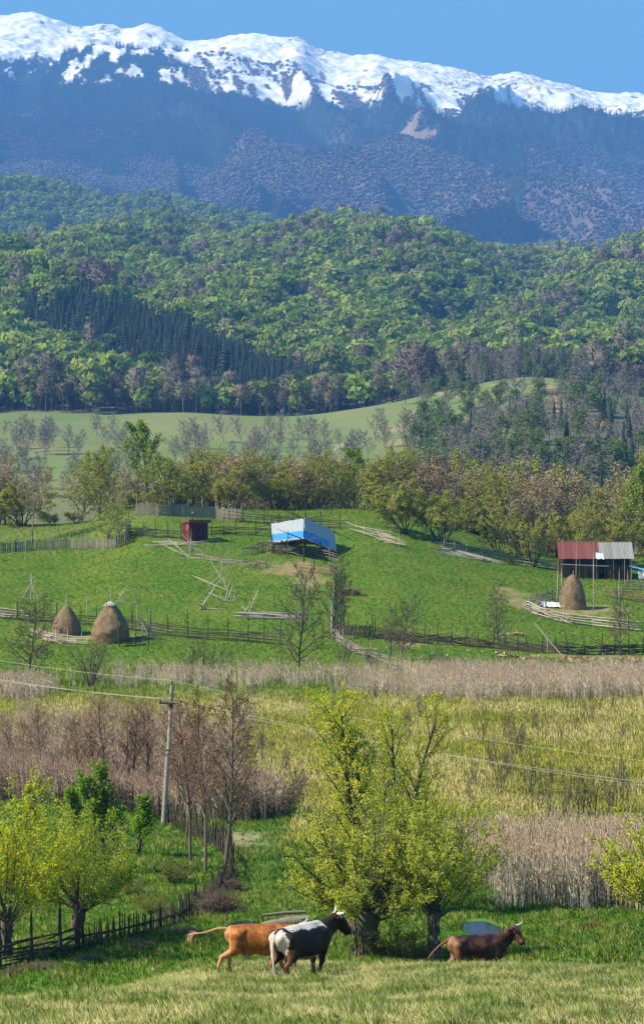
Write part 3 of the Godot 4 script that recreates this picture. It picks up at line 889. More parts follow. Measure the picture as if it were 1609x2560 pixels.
# ---------------------------------------------------------------- timber: poles and boards that are parts of a thing
var poles := []
var boards := []

func make_timber():
	var r := RandomNumberGenerator.new()
	r.seed = 8
	for k in 4:
		var g := Geo.new()
		var pts := PackedVector3Array(); var rads := PackedFloat32Array()
		for s in 6:
			pts.append(Vector3(r.randfn() * 0.35 * (0.0 if s == 0 or s == 5 else 1.0), s / 5.0, r.randfn() * 0.35 * (0.0 if s == 0 or s == 5 else 1.0)))
			rads.append(1.08 - 0.06 * s + r.randf_range(-0.08, 0.08))
		g.tube(pts, rads, 6, Color(1, 1, 1) * r.randf_range(0.8, 1.1), true)
		poles.append(g)
	for k in 4:
		var g := Geo.new()    # a board with a rough, slanted top; width along x, thickness along z, length along y
		var top := r.randf_range(0.96, 1.0); var top2 := r.randf_range(0.93, 1.0); var lean := r.randf_range(-0.15, 0.15)
		var c := Color(1, 1, 1) * r.randf_range(0.75, 1.15)
		var p := [Vector3(-0.5, 0, -0.5), Vector3(0.5, 0, -0.5), Vector3(0.5 + lean, top, -0.5), Vector3(-0.5 + lean, top2, -0.5)]
		var q := []
		for v in p: q.append(v + Vector3(0, 0, 1))
		g.flat_quad(q[0], q[1], q[2], q[3], Vector3.BACK, c)
		g.flat_quad(p[0], p[1], p[2], p[3], Vector3.FORWARD, c)
		for e in 4: g.flat_quad(p[e], p[(e + 1) % 4], q[(e + 1) % 4], q[e], [Vector3.DOWN, Vector3.RIGHT, Vector3.UP, Vector3.LEFT][e], c)
		boards.append(g)
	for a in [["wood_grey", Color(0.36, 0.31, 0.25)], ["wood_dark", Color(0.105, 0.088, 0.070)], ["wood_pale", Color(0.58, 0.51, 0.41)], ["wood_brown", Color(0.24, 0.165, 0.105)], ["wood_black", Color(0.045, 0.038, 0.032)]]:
		var m: StandardMaterial3D = M.weathered_wood.duplicate()
		m.albedo_color = (a[1] as Color).linear_to_srgb()
		M[a[0]] = m
		for k in 4:
			M[a[0] + "_pole%d" % k] = poles[k].mesh(m)
			M[a[0] + "_board%d" % k] = boards[k].mesh(m)

func stick(parent: Node3D, called: String, a: Vector3, b: Vector3, w: float, wood := "wood_grey") -> MeshInstance3D:
	var y := b - a
	var x := y.cross(Vector3(0.21, 0.13, 0.97)).normalized()
	var z := x.cross(y.normalized())
	return part(called, M["%s_pole%d" % [wood, rng.randi() % 4]], parent, Transform3D(Basis(x * w, y, z * w), a - parent.position))

# a board from a to b, its face turned towards `face`
func board(parent: Node3D, called: String, a: Vector3, b: Vector3, wide: float, thick: float, face: Vector3, wood := "wood_grey") -> MeshInstance3D:
	var y := b - a
	var x := y.cross(face).normalized()
	var z := x.cross(y.normalized())
	return part(called, M["%s_board%d" % [wood, rng.randi() % 4]], parent, Transform3D(Basis(x * wide, y, z * thick), a - parent.position))

func trace(px: Array, d0: float, d1: float) -> Array:
	var out := []
	for k in px.size() / 2: out.append(seen(px[2 * k], px[2 * k + 1], d0, d1))
	return out

# points every `step` metres along a run of points, on the ground
func paced(pts: Array, step: float) -> Array:
	var out := []
	for k in pts.size() - 1:
		var a: Vector3 = pts[k]; var b: Vector3 = pts[k + 1]
		var n := maxi(1, int(round(Vector2(b.x - a.x, b.z - a.z).length() / step)))
		for s in n:
			var q := a.lerp(b, float(s) / n)
			out.append(on(q.x, -q.z))
	out.append(pts[-1])
	return out

func rail_fence(label: String, pts: Array, high: float, rails: int, step: float, wood: String, rough := 0.06, post_over := 0.15, thick := 0.045):
	var t := thing("rail_fence", label, "fence", pts[0])
	var ps := paced(pts, step)
	for k in ps.size():
		var q: Vector3 = ps[k]
		stick(t, "post", q - Vector3(0, 0.25, 0), q + Vector3(rng.randfn() * rough, high + post_over * rng.randf_range(0.3, 1.6), rng.randfn() * rough), 0.065, wood)
		if k == 0: continue
		for s in rails:
			var y := high * (s + 0.7) / rails
			var a: Vector3 = ps[k - 1] + Vector3(0, y + rng.randfn() * rough, 0.06)
			var b: Vector3 = q + Vector3(0, y + rng.randfn() * rough, 0.06)
			var e := (b - a) * rng.randf_range(0.02, 0.06)
			stick(t, "rail", a - e, b + e, thick * rng.randf_range(0.8, 1.25), wood)
	return t

func picket_fence(label: String, pts: Array, high: float, step: float, wide: float, wood: String, rough := 0.03, boards_too := true):
	var t := thing("picket_fence", label, "fence", pts[0])
	var ps := paced(pts, 2.2)
	for k in ps.size():
		var q: Vector3 = ps[k]
		stick(t, "post", q - Vector3(0, 0.25, 0), q + Vector3(0, high * 1.06, 0), 0.07 if boards_too else 0.045, wood)
		if k == 0: continue
		for y in [0.25, 0.78]: stick(t, "rail", ps[k - 1] + Vector3(0, high * y, 0), q + Vector3(0, high * y, 0), 0.035, wood)
	var face := Vector3.BACK
	var pp := paced(pts, step)
	for k in mini(pp.size() - 1, 290):
		var q: Vector3 = pp[k]
		var nx: Vector3 = pp[k + 1]
		face = (nx - q).cross(Vector3.UP).normalized()
		if face.z < 0.0: face = -face
		if rng.randf() < 0.05: continue
		var a := q + face * 0.06 + Vector3(0, -0.05, 0)
		var b := q + face * 0.06 + Vector3(rng.randfn() * rough, high * rng.randf_range(0.85, 1.08), rng.randfn() * rough)
		if boards_too: board(t, "picket", a, b, wide * rng.randf_range(0.8, 1.2), 0.025, face, wood)
		else: stick(t, "picket", a, b, wide * 0.5 * rng.randf_range(0.7, 1.25), wood)
	return t

# a sheet between four corners, with folds, given thickness
func cloth(a: Vector3, b: Vector3, c: Vector3, d: Vector3, nu: int, nv: int, fold: float, ragged: float, outward: Vector3, col: Color, seed_: float) -> ArrayMesh:
	var g := Geo.new()
	var nr := (b - a).cross(d - a).normalized()
	if nr.dot(outward) < 0.0: nr = -nr
	var pt := func(i: int, j: int, off: float) -> Vector3:
		var u := float(i) / nu; var v := float(j) / nv
		var p := a.lerp(b, u).lerp(d.lerp(c, u), v)
		p += nr * (fold * (n_soft.get_noise_2d(u * 9.0 + seed_, v * 3.0) + 0.5 * n_soft.get_noise_2d(u * 23.0 + seed_, v * 9.0)) + off)
		if j == nv: p += (d - a).normalized() * ragged * n_soft.get_noise_2d(u * 14.0 + seed_, 3.0)
		return p
	for i in nu:
		for j in nv:
			for off in [0.0, -0.02]:
				g.flat_quad(pt.call(i, j, off), pt.call(i + 1, j, off), pt.call(i + 1, j + 1, off), pt.call(i, j + 1, off), nr if off == 0.0 else -nr, col)
	return g.mesh(M.tarpaulin)

func build_farm():
	make_timber()
	var tp := plain("tarpaulin", Color(1, 1, 1), 0.55)
	tp.metallic_specular = 0.4
	plain("rusty_metal", Color(1, 1, 1), 0.7)
	var hm := plain("hay", Color(1, 1, 1), 1.0)
	hm.albedo_texture = noise_tex(0.06, 0.55, 1.0, 9, 256)
	hm.uv1_triplanar = true
	hm.uv1_scale = Vector3(0.9, 2.6, 0.9)
	red_shed()
	tarp_barn()
	red_barn()
	haystack(Vector2(167, 1588), 1512, 68, "small brown haystack with a bare pole beside a larger one", 0.0)
	haystack(Vector2(277, 1603), 1505, 92, "large brown haystack with pale cap and tall pole", 1.0)
	haystack(Vector2(1430, 1520), 1436, 66, "steep brown haystack inside the rail enclosure below the barn", 2.0)
	fences()
	racks()
	farm_bits()

func red_shed():
	var p := seen(487, 1352, 270, 320)
	var yaw := deg_to_rad(28.0)
	var t := thing("red_shed", "small dark red wooden shed with lean-to roof and stovepipe", "shed", p, yaw)
	var w := 1.32; var dp := 1.25; var hf := 2.75; var hb := 2.45
	var red := Color(0.10, 0.024, 0.018); var dark := Color(0.055, 0.016, 0.013)
	# board walls
	for side in 4:
		var n := 9
		for k in n:
			var f := (k + 0.5) / n * 2.0 - 1.0
			var g := Geo.new()
			var c := tint(red, rng.randf_range(0.75, 1.2))
			var ht := hf if side == 0 else (hb if side == 1 else lerpf(hb, hf, 0.5 + 0.5 * f))
			var hw := (w if side < 2 else dp) / n * 0.96
			var xf: Transform3D
			if side == 0: xf = Transform3D(Basis.IDENTITY, Vector3(f * w, ht * 0.5 - 0.1, dp))
			elif side == 1: xf = Transform3D(Basis.IDENTITY, Vector3(f * w, ht * 0.5 - 0.1, -dp))
			else: xf = Transform3D(Basis(Vector3.UP, PI / 2), Vector3(-w if side == 2 else w, ht * 0.5 - 0.1, f * dp))
			g.box(xf, Vector3(hw, ht * 0.5, 0.02 + 0.006 * rng.randf()), c)
			part("wall_plank", g.mesh(M.rusty_metal), t)
	for k in 2:
		var g := Geo.new()
		g.box(Transform3D(Basis.IDENTITY, Vector3(-0.1 + 0.62 * k, 1.05, dp + 0.045)), Vector3(0.29, 0.98, 0.02), tint(dark, 0.8 + 0.2 * k))
		var dr := part("door", g.mesh(M.rusty_metal), t)
		var hg := Geo.new()
		hg.box(Transform3D(Basis.IDENTITY, Vector3(0.12 + 0.14 * k, 1.05, dp + 0.085)), Vector3(0.02, 0.09, 0.015), Color(0.3, 0.28, 0.25))
		part("handle", hg.mesh(M.rusty_metal), dr)
	var rf := Geo.new()
	var tilt := Basis(Vector3.RIGHT, -atan((hf - hb) / (2.0 * dp)) * -1.0)
	rf.box(Transform3D(tilt, Vector3(0, (hf + hb) * 0.5 + 0.02, 0.1)), Vector3(w + 0.28, 0.04, dp + 0.32), Color(0.18, 0.055, 0.04))
	rf.box(Transform3D(Basis.IDENTITY, Vector3(0, hf - 0.12, dp + 0.40)), Vector3(w + 0.28, 0.19, 0.02), Color(0.20, 0.058, 0.042))
	part("roof", rf.mesh(M.rusty_metal), t)
	var pipe := Geo.new()
	pipe.tube(PackedVector3Array([Vector3(-0.2, 2.4, -0.2), Vector3(-0.2, 3.65, -0.2)]), PackedFloat32Array([0.07, 0.07]), 8, Color(0.05, 0.045, 0.04), true)
	pipe.tube(PackedVector3Array([Vector3(-0.2, 3.62, -0.2), Vector3(-0.2, 3.85, -0.2)]), PackedFloat32Array([0.11, 0.10]), 8, Color(0.4, 0.38, 0.36), true)
	part("stovepipe", pipe.mesh(M.rusty_metal), t)
	# a pale painted ring left on the side wall
	var ring := Geo.new()
	var pts := PackedVector3Array(); var rads := PackedFloat32Array()
	for k in 13:
		var a := TAU * k / 14.0
		pts.append(Vector3(-w - 0.035, 1.75 + 0.30 * sin(a), 0.55 + 0.22 * cos(a))); rads.append(0.035)
	ring.tube(pts, rads, 5, Color(0.55, 0.45, 0.42))
	part("paint_mark", ring.mesh(M.rusty_metal), t)

func tarp_barn():
	var base := seen(762, 1412, 240, 300)
	var d := -base.z
	var o := thing("tarpaulin_barn", "open livestock shelter roofed with white and blue tarpaulin", "barn", base)
	var L := func(v: Vector3) -> Vector3: return v - base
	var A: Vector3 = at(763, 1295, d + 6.0)
	var B: Vector3 = at(759, 1346, d + 1.5)
	var LT: Vector3 = at(678, 1309, d + 10.0); var LB: Vector3 = at(680, 1356, d + 7.0)
	var RT: Vector3 = at(835, 1327, d + 11.0); var RB: Vector3 = at(841, 1380, d + 7.5)
	var white := Color(0.27, 0.30, 0.335); var blue := Color(0.022, 0.20, 0.56)
	var mixd := func(p: Vector3, q: Vector3, t: float) -> Vector3: return p.lerp(q, t)
	for s in 2:
		var T: Vector3 = LT if s == 0 else RT
		var E: Vector3 = LB if s == 0 else RB
		var out := Vector3(-0.5 if s == 0 else 0.5, 0.8, 1.0)
		var far := 1.0 if s == 0 else 0.80
		var e1: Vector3 = T.lerp(E, 0.57); var a1: Vector3 = A.lerp(B, 0.63)
		var e2: Vector3 = T.lerp(E, 0.93); var a2: Vector3 = A.lerp(B, 0.95)
		part("white_tarpaulin", cloth(L.call(A), L.call(T), L.call(e1), L.call(a1), 16, 6, 0.07, 0.0, out, white, 3.0 + s), o)
		part("blue_tarpaulin", cloth(L.call(a1), L.call(a1.lerp(e1, far)), L.call(a2.lerp(e2, far)), L.call(a2), 18, 5, 0.07, 0.05, out, blue, 8.0 + s), o)
		if far < 1.0: part("white_tarpaulin", cloth(L.call(a1.lerp(e1, far)), L.call(e1), L.call(e2), L.call(a2.lerp(e2, far)), 6, 5, 0.07, 0.1, out, white, 12.0), o)
		part("white_tarpaulin", cloth(L.call(a2), L.call(e2), L.call(E), L.call(B), 20, 2, 0.05, 0.30, out, white, 15.0 + s), o)
		# the slope that falls away behind
		var back := Vector3(0, -2.0, -4.5)
		part("white_tarpaulin", cloth(L.call(A), L.call(T), L.call(T + back), L.call(A + back), 8, 4, 0.06, 0.0, Vector3(0, 1, -0.5), white, 20.0 + s), o)
	# frame
	var foot := func(p: Vector3) -> Vector3: return on(p.x, -p.z, 0.25)
	for q in [A + Vector3(0, 0, -1.0), B, LB, RB, LB.lerp(B, 0.5), RB.lerp(B, 0.5), LT + Vector3(0, -0.4, -2.0), RT + Vector3(0, -0.4, -2.0)]:
		stick(o, "post", foot.call(q), q + Vector3(0, -0.08, -0.12), 0.085, "wood_dark")
	for e in [[LB, B], [B, RB], [A, LT], [A, RT], [A, B]]:
		stick(o, "beam", e[0] + Vector3(0, -0.14, -0.10), e[1] + Vector3(0, -0.14, -0.10), 0.07, "wood_dark")
	# dark plank walls at the back of the shelter
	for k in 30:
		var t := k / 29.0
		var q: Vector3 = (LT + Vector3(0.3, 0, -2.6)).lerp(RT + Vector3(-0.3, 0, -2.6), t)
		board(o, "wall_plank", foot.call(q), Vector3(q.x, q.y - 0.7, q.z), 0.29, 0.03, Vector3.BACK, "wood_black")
	for k in 9:
		var q: Vector3 = LB.lerp(B, 0.05 + 0.035 * k) + Vector3(0, 0, -0.4)
		board(o, "wall_plank", foot.call(q), Vector3(q.x, q.y - 0.2, q.z), 0.14, 0.03, Vector3.BACK, "wood_brown")
	rail_fence("grey rail pen closing the front of the tarpaulin shelter", [seen(690, 1380, 240, 300), seen(742, 1390, 240, 300), seen(790, 1396, 240, 300), seen(824, 1404, 240, 300)], 1.25, 4, 2.2, "wood_grey", 0.05, 0.4)
	rail_fence("short brown hurdle gate at the corner of the shelter's yard", [seen(783, 1432, 230, 300), seen(828, 1438, 230, 300)], 1.0, 4, 2.2, "wood_brown", 0.05)
	rail_fence("grey hurdle beside the shelter's open side", [seen(628, 1386, 240, 300), seen(682, 1372, 240, 300)], 1.1, 5, 2.6, "wood_grey", 0.05)

func red_barn():
	var p := seen(1489, 1448, 230, 290)
	var d := -p.z
	var s := d / F
	var t := thing("red_roofed_barn", "low dark timber barn with half red half grey metal roof", "barn", p, deg_to_rad(-3.0))
	var hw := 89.0 * s
	var eave := 52.0 * s; var ridge := 91.0 * s
	var dp := 3.6
	var n := 22
	for k in n:     # walls of dark upright planks, a wide opening left in the middle
		var f := (k + 0.5) / n * 2.0 - 1.0
		for z in [0.0, -2.0 * dp]:
			if z == 0.0 and (k == 12 or k == 13 or k == 18): continue
			var g := Geo.new()
			g.box(Transform3D(Basis.IDENTITY, Vector3(f * (hw - 0.25), eave * 0.5 - 0.2, z - 0.35)), Vector3((hw - 0.25) / n * 0.95, eave * 0.5 + 0.2, 0.025), tint(Color(0.045, 0.036, 0.03), rng.randf_range(0.6, 1.5)))
			part("wall_plank", g.mesh(M.weathered_wood), t)
	for sx in [-1.0, 1.0]:
		for k in 12:
			var z := -0.35 - (k + 0.5) / 12.0 * 2.0 * dp
			var top := lerpf(ridge, eave, absf(z + 0.35 + dp) / dp)
			var g := Geo.new()
			g.box(Transform3D(Basis.IDENTITY, Vector3(sx * (hw - 0.22), top * 0.5 - 0.2, z)), Vector3(0.025, top * 0.5 + 0.2, dp / 12.0 * 0.96), tint(Color(0.05, 0.04, 0.033), rng.randf_range(0.7, 1.4)))
			part("wall_plank", g.mesh(M.weathered_wood), t)
	# roof sheets, each a corrugated panel
	var panels := 11
	for k in panels:
		for side in [1.0, -1.0]:
			var g := Geo.new()
			var x0 := lerpf(-hw - 0.25, hw + 0.25, float(k) / panels); var x1 := lerpf(-hw - 0.25, hw + 0.25, (k + 1.0) / panels) + 0.03
			var redp := k < 6
			var col := Color(0.17, 0.055, 0.046) if redp else Color(0.24, 0.23, 0.215)
			col = tint(col, rng.randf_range(0.85, 1.15))
			var waves := 10
			var drop := rng.randf_range(-0.05, 0.05)
			for q in waves:
				var xa := lerpf(x0, x1, float(q) / waves); var xb := lerpf(x0, x1, (q + 1.0) / waves)
				var ya := (0.0 if q % 2 else 1.0) * (0.015 if redp else 0.05) + 0.01 * (k % 2); var yb := (1.0 if q % 2 else 0.0) * (0.015 if redp else 0.05) + 0.01 * (k % 2)
				var cc := tint(col, rng.randf_range(0.85, 1.1))
				for hgt in [0.03, 0.012]:
					g.flat_quad(Vector3(xa, eave - 0.08 + ya + hgt + drop * 0.3, -dp - 0.35 + side * (dp + 0.3)), Vector3(xb, eave - 0.08 + yb + hgt + drop * 0.3, -dp - 0.35 + side * (dp + 0.3)), Vector3(xb, ridge + yb + hgt, -dp - 0.35), Vector3(xa, ridge + ya + hgt, -dp - 0.35), Vector3(0, 1, 0) if hgt > 0.02 else Vector3(0, -1, 0), cc)
			part("red_roof_panel" if redp else "grey_roof_panel", g.mesh(M.rusty_metal), t)
	var cap := Geo.new()
	cap.tube(PackedVector3Array([Vector3(-hw - 0.2, ridge + 0.05, -dp - 0.35), Vector3(hw + 0.2, ridge + 0.05, -dp - 0.35)]), PackedFloat32Array([0.07, 0.07]), 7, Color(0.22, 0.10, 0.08), true)
	part("ridge_cap", cap.mesh(M.rusty_metal), t)
	var scrap := cloth(Vector3(0.0, eave + 0.62, -1.1), Vector3(0.95, eave + 0.5, -1.2), Vector3(1.0, eave - 0.25, 0.0), Vector3(-0.1, eave - 0.12, 0.0), 8, 6, 0.06, 0.15, Vector3(0, 1, 1), Color(0.52, 0.60, 0.58), 30.0)
	part("torn_sheet", scrap, t, Transform3D(Basis.IDENTITY, Vector3(0, 0.14, 0.12)))
	for k in 5:
		var x := lerpf(-hw + 0.3, hw - 0.2, k / 4.0)
		var g := Geo.new()
		g.tube(PackedVector3Array([Vector3(x, -0.3, 0.15), Vector3(x, eave - 0.1, 0.12)]), PackedFloat32Array([0.08, 0.07]), 6, Color(0.13, 0.105, 0.085), true)
		part("post", g.mesh(M.weathered_wood), t)
	var g2 := Geo.new()
	g2.tube(PackedVector3Array([Vector3(-hw, eave - 0.75, 0.35), Vector3(0.2, eave - 0.95, 0.4), Vector3(1.6, eave - 1.0, 0.45)]), PackedFloat32Array([0.06, 0.055, 0.05]), 6, Color(0.42, 0.38, 0.33), true)
	part("rail", g2.mesh(M.weathered_wood), t)
	# blue sheet lean-to against the end wall
	var q := at(1594, 1438, d - 0.6)
	var l := thing("blue_lean_to", "blue plastic covered lean-to at the end of the red roofed barn", "shelter", Vector3(q.x, gh(q.x, d - 0.6), q.z))
	part("blue_sheet", cloth(Vector3(-1.1, 1.95, -1.6), Vector3(2.4, 1.2, -1.6), Vector3(2.4, 0.95, 0.3), Vector3(-1.0, 1.75, 0.3), 10, 5, 0.1, 0.15, Vector3.UP, Color(0.20, 0.42, 0.75), 41.0), l)
	part("white_sheet", cloth(Vector3(-0.1, 1.3, 0.1), Vector3(2.3, 0.9, 0.1), Vector3(2.3, 0.0, 0.15), Vector3(0.0, 0.25, 0.15), 8, 5, 0.08, 0.1, Vector3.BACK, Color(0.62, 0.64, 0.66), 44.0), l)
	for x in [-0.9, 2.2]: stick(l, "post", l.position + Vector3(x, -0.2, 0.05), l.position + Vector3(x, 1.55 if x < 0 else 0.9, 0.05), 0.05, "wood_grey")

func haystack(px: Vector2, top: float, wide: float, label: String, seed_: float):
	var p := seen(px.x, px.y, 215, 275)
	var d := -p.z
	var h := (px.y - top) / F * d; var r := wide * 0.5 / F * d
	var t := thing("haystack", label, "haystack", p)
	var prof := [0.0, 0.86, 0.06, 0.93, 0.22, 1.0, 0.4, 0.95, 0.58, 0.78, 0.75, 0.55, 0.88, 0.33, 0.95, 0.22, 1.0, 0.03]
	if seed_ == 2.0: prof = [0.0, 0.97, 0.06, 1.0, 0.22, 0.98, 0.4, 0.92, 0.58, 0.80, 0.75, 0.62, 0.88, 0.42, 0.95, 0.28, 1.0, 0.04]
	var nu := 40; var nv := 30
	var g := Geo.new()
	for j in nv + 1:
		var v := float(j) / nv
		for k in nu:
			var a := TAU * k / nu
			var q := curve(prof, v) * r * (1.0 + 0.10 * n_soft.get_noise_3d(cos(a) * 1.4 + seed_ * 9.0, v * 3.0, sin(a) * 1.4) + 0.05 * n_soft.get_noise_3d(cos(a) * 5.0 + seed_, v * 9.0, sin(a) * 5.0))
			g.v.append(Vector3(cos(a) * q, v * h - 0.15 * (1.0 - v), sin(a) * q))
			var gold := clampf(0.5 + 0.9 * n_soft.get_noise_3d(cos(a) * 2.0, v * 5.0 + seed_, sin(a) * 2.0), 0.0, 1.0)
			var c := Color(0.27, 0.175, 0.105).lerp(Color(0.38, 0.265, 0.15), gold)
			g.c.append(c.lerp(Color(0.46, 0.32, 0.15), 0.8 if v < 0.10 + 0.05 * sin(a * 3.0) else 0.0))
			g.n.append(Vector3.ZERO)
	for j in nv:
		for k in nu:
			var a := j * nu + k; var b := j * nu + (k + 1) % nu
			g.i.append_array(PackedInt32Array([a, b, b + nu, a, b + nu, a + nu]))
	# fix the winding and the normals from the faces themselves
	for k in g.i.size() / 3:
		var i0 := g.i[3 * k]; var i1 := g.i[3 * k + 1]; var i2 := g.i[3 * k + 2]
		var nr := (g.v[i2] - g.v[i0]).cross(g.v[i1] - g.v[i0])
		var mid := (g.v[i0] + g.v[i1] + g.v[i2]) / 3.0
		if nr.dot(Vector3(mid.x, 0.2, mid.z)) < 0.0:
			g.i[3 * k + 1] = i2; g.i[3 * k + 2] = i1
			nr = -nr
		g.n[i0] += nr; g.n[i1] += nr; g.n[i2] += nr
	for k in g.n.size(): g.n[k] = g.n[k].normalized()
	part("hay", g.mesh(M.hay), t)
	var st := Geo.new()
	for k in 5200:      # loose stalks that hang from the stack
		var v := pow(rng.randf(), 1.1) * 0.97
		var a := rng.randf() * TAU
		var q := curve(prof, v) * r * 1.0
		var o := Vector3(cos(a), 0, sin(a))
		var b := o * q + Vector3(0, v * h, 0)
		var e := b + o * rng.randf_range(0.01, 0.16) + Vector3(0, -rng.randf_range(0.08, 0.36), 0) + o.cross(Vector3.UP) * rng.randfn() * 0.10
		var w := (e - b).cross(o).normalized() * rng.randf_range(0.006, 0.014)
		st.quad(b - w, b + w, e + w * 0.4, e - w * 0.4, (o + Vector3(0, 0.5, 0)).normalized(), tint(Color(0.31, 0.23, 0.14), rng.randf_range(0.55, 1.45)))
	var sp := part("loose_stalks", st.mesh(M.straw), t)
	sp.set_meta("kind", "stuff")
	var pole := Geo.new()
	var over := 0.42 if seed_ == 1.0 else (0.40 if seed_ == 0.0 else 0.12)
	pole.tube(PackedVector3Array([Vector3(0, 0.1, 0), Vector3(0.02, h * 0.9, 0), Vector3(0.06 * seed_, h * (1.0 + over), 0.02)]), PackedFloat32Array([0.07, 0.06, 0.035]), 6, Color(0.36, 0.32, 0.27), true)
	part("pole", pole.mesh(M.bark), t)
	if seed_ == 1.0:
		var cg := Geo.new()
		for k in 260:
			var a := rng.randf() * TAU
			var o := Vector3(cos(a), 0, sin(a))
			var b := Vector3(0, h * 1.02, 0) + o * 0.05
			var e := Vector3(0, h * rng.randf_range(0.88, 0.96), 0) + o * r * rng.randf_range(0.28, 0.48)
			var w := o.cross(Vector3.UP) * 0.03
			cg.quad(b - w, b + w, e + w, e - w, (o + Vector3.UP).normalized(), tint(Color(0.62, 0.56, 0.46), rng.randf_range(0.8, 1.15)))
		part("straw_cap", cg.mesh(M.straw), t)

func fences():
	picket_fence("old grey picket fence along the foot of the grassy hillock", trace([-40, 1386, 0, 1383, 80, 1377, 175, 1372, 240, 1372, 290, 1370], 250, 320), 1.5, 0.25, 0.16, "wood_grey", 0.05)
	picket_fence("weathered fence end climbing to the hillock's top corner", trace([292, 1370, 312, 1362, 322, 1340], 250, 320), 1.9, 0.25, 0.17, "wood_grey", 0.05)
	picket_fence("tall grey plank fence along the top of the farm hill", trace([342, 1288, 400, 1288, 470, 1290, 540, 1296, 603, 1304], 270, 322), 1.75, 0.24, 0.20, "wood_grey", 0.02)
	rail_fence("dark rail fence running on from the plank fence behind the barn", trace([606, 1306, 660, 1310, 730, 1314, 800, 1320, 850, 1322], 260, 320), 1.3, 4, 2.4, "wood_dark", 0.05, 0.3)
	rail_fence("low dark rail fence between the hillock corner and the red shed", trace([326, 1342, 390, 1345, 452, 1348], 260, 320), 1.2, 3, 2.2, "wood_dark", 0.05)
	rail_fence("dark rail fence between the red shed and the shelter", trace([528, 1340, 590, 1338, 640, 1340, 676, 1344], 260, 320), 1.2, 4, 2.2, "wood_dark", 0.05)
	rail_fence("pale broken rail fence sloping down under the willows", trace([908, 1338, 950, 1350, 996, 1366], 250, 320), 1.2, 4, 2.6, "wood_pale", 0.08, 0.0, 0.06)
	rail_fence("pale rail fence beside the pile of poles under the trees", trace([1108, 1380, 1164, 1386], 240, 310), 1.3, 5, 2.6, "wood_pale", 0.06, 0.1)
	rail_fence("sagging pale rail fence at the upper edge of the pasture", trace([1205, 1392, 1240, 1398, 1276, 1404], 240, 310), 1.25, 5, 2.0, "wood_pale", 0.09, 0.25)
	rail_fence("pale board fence that joins the red roofed barn", trace([1325, 1412, 1370, 1418, 1404, 1424], 240, 300), 1.25, 4, 2.6, "wood_pale", 0.03, 0.1, 0.065)
	# the enclosure round the third haystack
	rail_fence("white grey rail fence along the front of the haystack enclosure", trace([1322, 1528, 1362, 1545, 1400, 1556, 1480, 1566, 1568, 1576], 215, 270), 1.15, 4, 2.4, "wood_pale", 0.03, 0.08, 0.06)
	rail_fence("grey rail fence closing the back of the haystack enclosure", trace([1322, 1527, 1350, 1510, 1392, 1496], 215, 275), 1.1, 4, 2.2, "wood_grey", 0.05, 0.1)
	rail_fence("dark rail fence running on from the pale enclosure rails", trace([1570, 1577, 1640, 1582], 215, 270), 1.1, 4, 2.4, "wood_dark", 0.04, 0.1)
	rail_fence("brown rail fence across the yard below the barn", trace([1540, 1497, 1580, 1503, 1640, 1512], 215, 280), 1.2, 4, 2.2, "wood_brown", 0.05, 0.3)
	rail_fence("grey rail fence in front of the blue lean-to", trace([1568, 1452, 1600, 1456, 1650, 1460], 215, 280), 1.1, 4, 1.8, "wood_grey", 0.04, 0.2)
	# the long lower fence
	rail_fence("pale slab fence end beside the pyramid of poles", trace([-50, 1543, 0, 1545, 42, 1549], 215, 260), 1.15, 4, 2.4, "wood_pale", 0.03, 0.1, 0.07)
	rail_fence("dark rail fence behind the two haystacks", trace([44, 1550, 110, 1555, 200, 1562, 330, 1576], 215, 262), 1.1, 4, 2.4, "wood_dark", 0.05, 0.35)
	rail_fence("long dark rail fence crossing the pasture from haystacks to gatepost", trace([332, 1577, 420, 1590, 520, 1600, 620, 1606, 700, 1612], 215, 262), 1.2, 4, 2.4, "wood_dark", 0.05, 0.4)
	rail_fence("light rails of the pen round the small haystack", trace([95, 1592, 140, 1606, 205, 1612], 205, 250), 0.9, 4, 2.2, "wood_pale", 0.05, 0.1)
	rail_fence("dark rails of the pen beside the large haystack", trace([300, 1618, 340, 1616, 372, 1610], 205, 250), 0.95, 4, 1.7, "wood_dark", 0.08, 0.4)
	picket_fence("dark upright slab fence beside the tall gatepost", trace([832, 1585, 870, 1590, 930, 1592], 205, 262), 1.25, 0.19, 0.14, "wood_dark", 0.06)
	rail_fence("dark wattle fence along the lower edge of the pasture", trace([934, 1596, 1000, 1602, 1060, 1608, 1160, 1616, 1230, 1622], 205, 262), 1.0, 6, 1.6, "wood_dark", 0.10, 0.25)
	rail_fence("dark wattle fence above the straw beside the reed bed", trace([1232, 1622, 1320, 1630, 1420, 1636, 1500, 1638, 1640, 1636], 205, 262), 1.0, 6, 1.6, "wood_dark", 0.10, 0.22)
	rail_fence("collapsed diagonal rail fence leading down towards the marsh", trace([836, 1598, 868, 1622, 905, 1642, 950, 1660, 1000, 1672], 195, 260), 0.95, 4, 1.9, "wood_grey", 0.09, 0.2)
	rail_fence("low broken hurdle line between the poles and the shelter", trace([520, 1402, 575, 1412, 640, 1420, 665, 1418], 240, 300), 0.75, 3, 2.2, "wood_grey", 0.14, 0.5)
	rail_fence("tall post and rail line running up from gatepost to shelter", [seen(829, 1580, 215, 262), seen(831, 1530, 225, 275), seen(833, 1480, 235, 285), seen(836, 1435, 240, 290)], 1.35, 4, 2.6, "wood_grey", 0.06, 0.35)

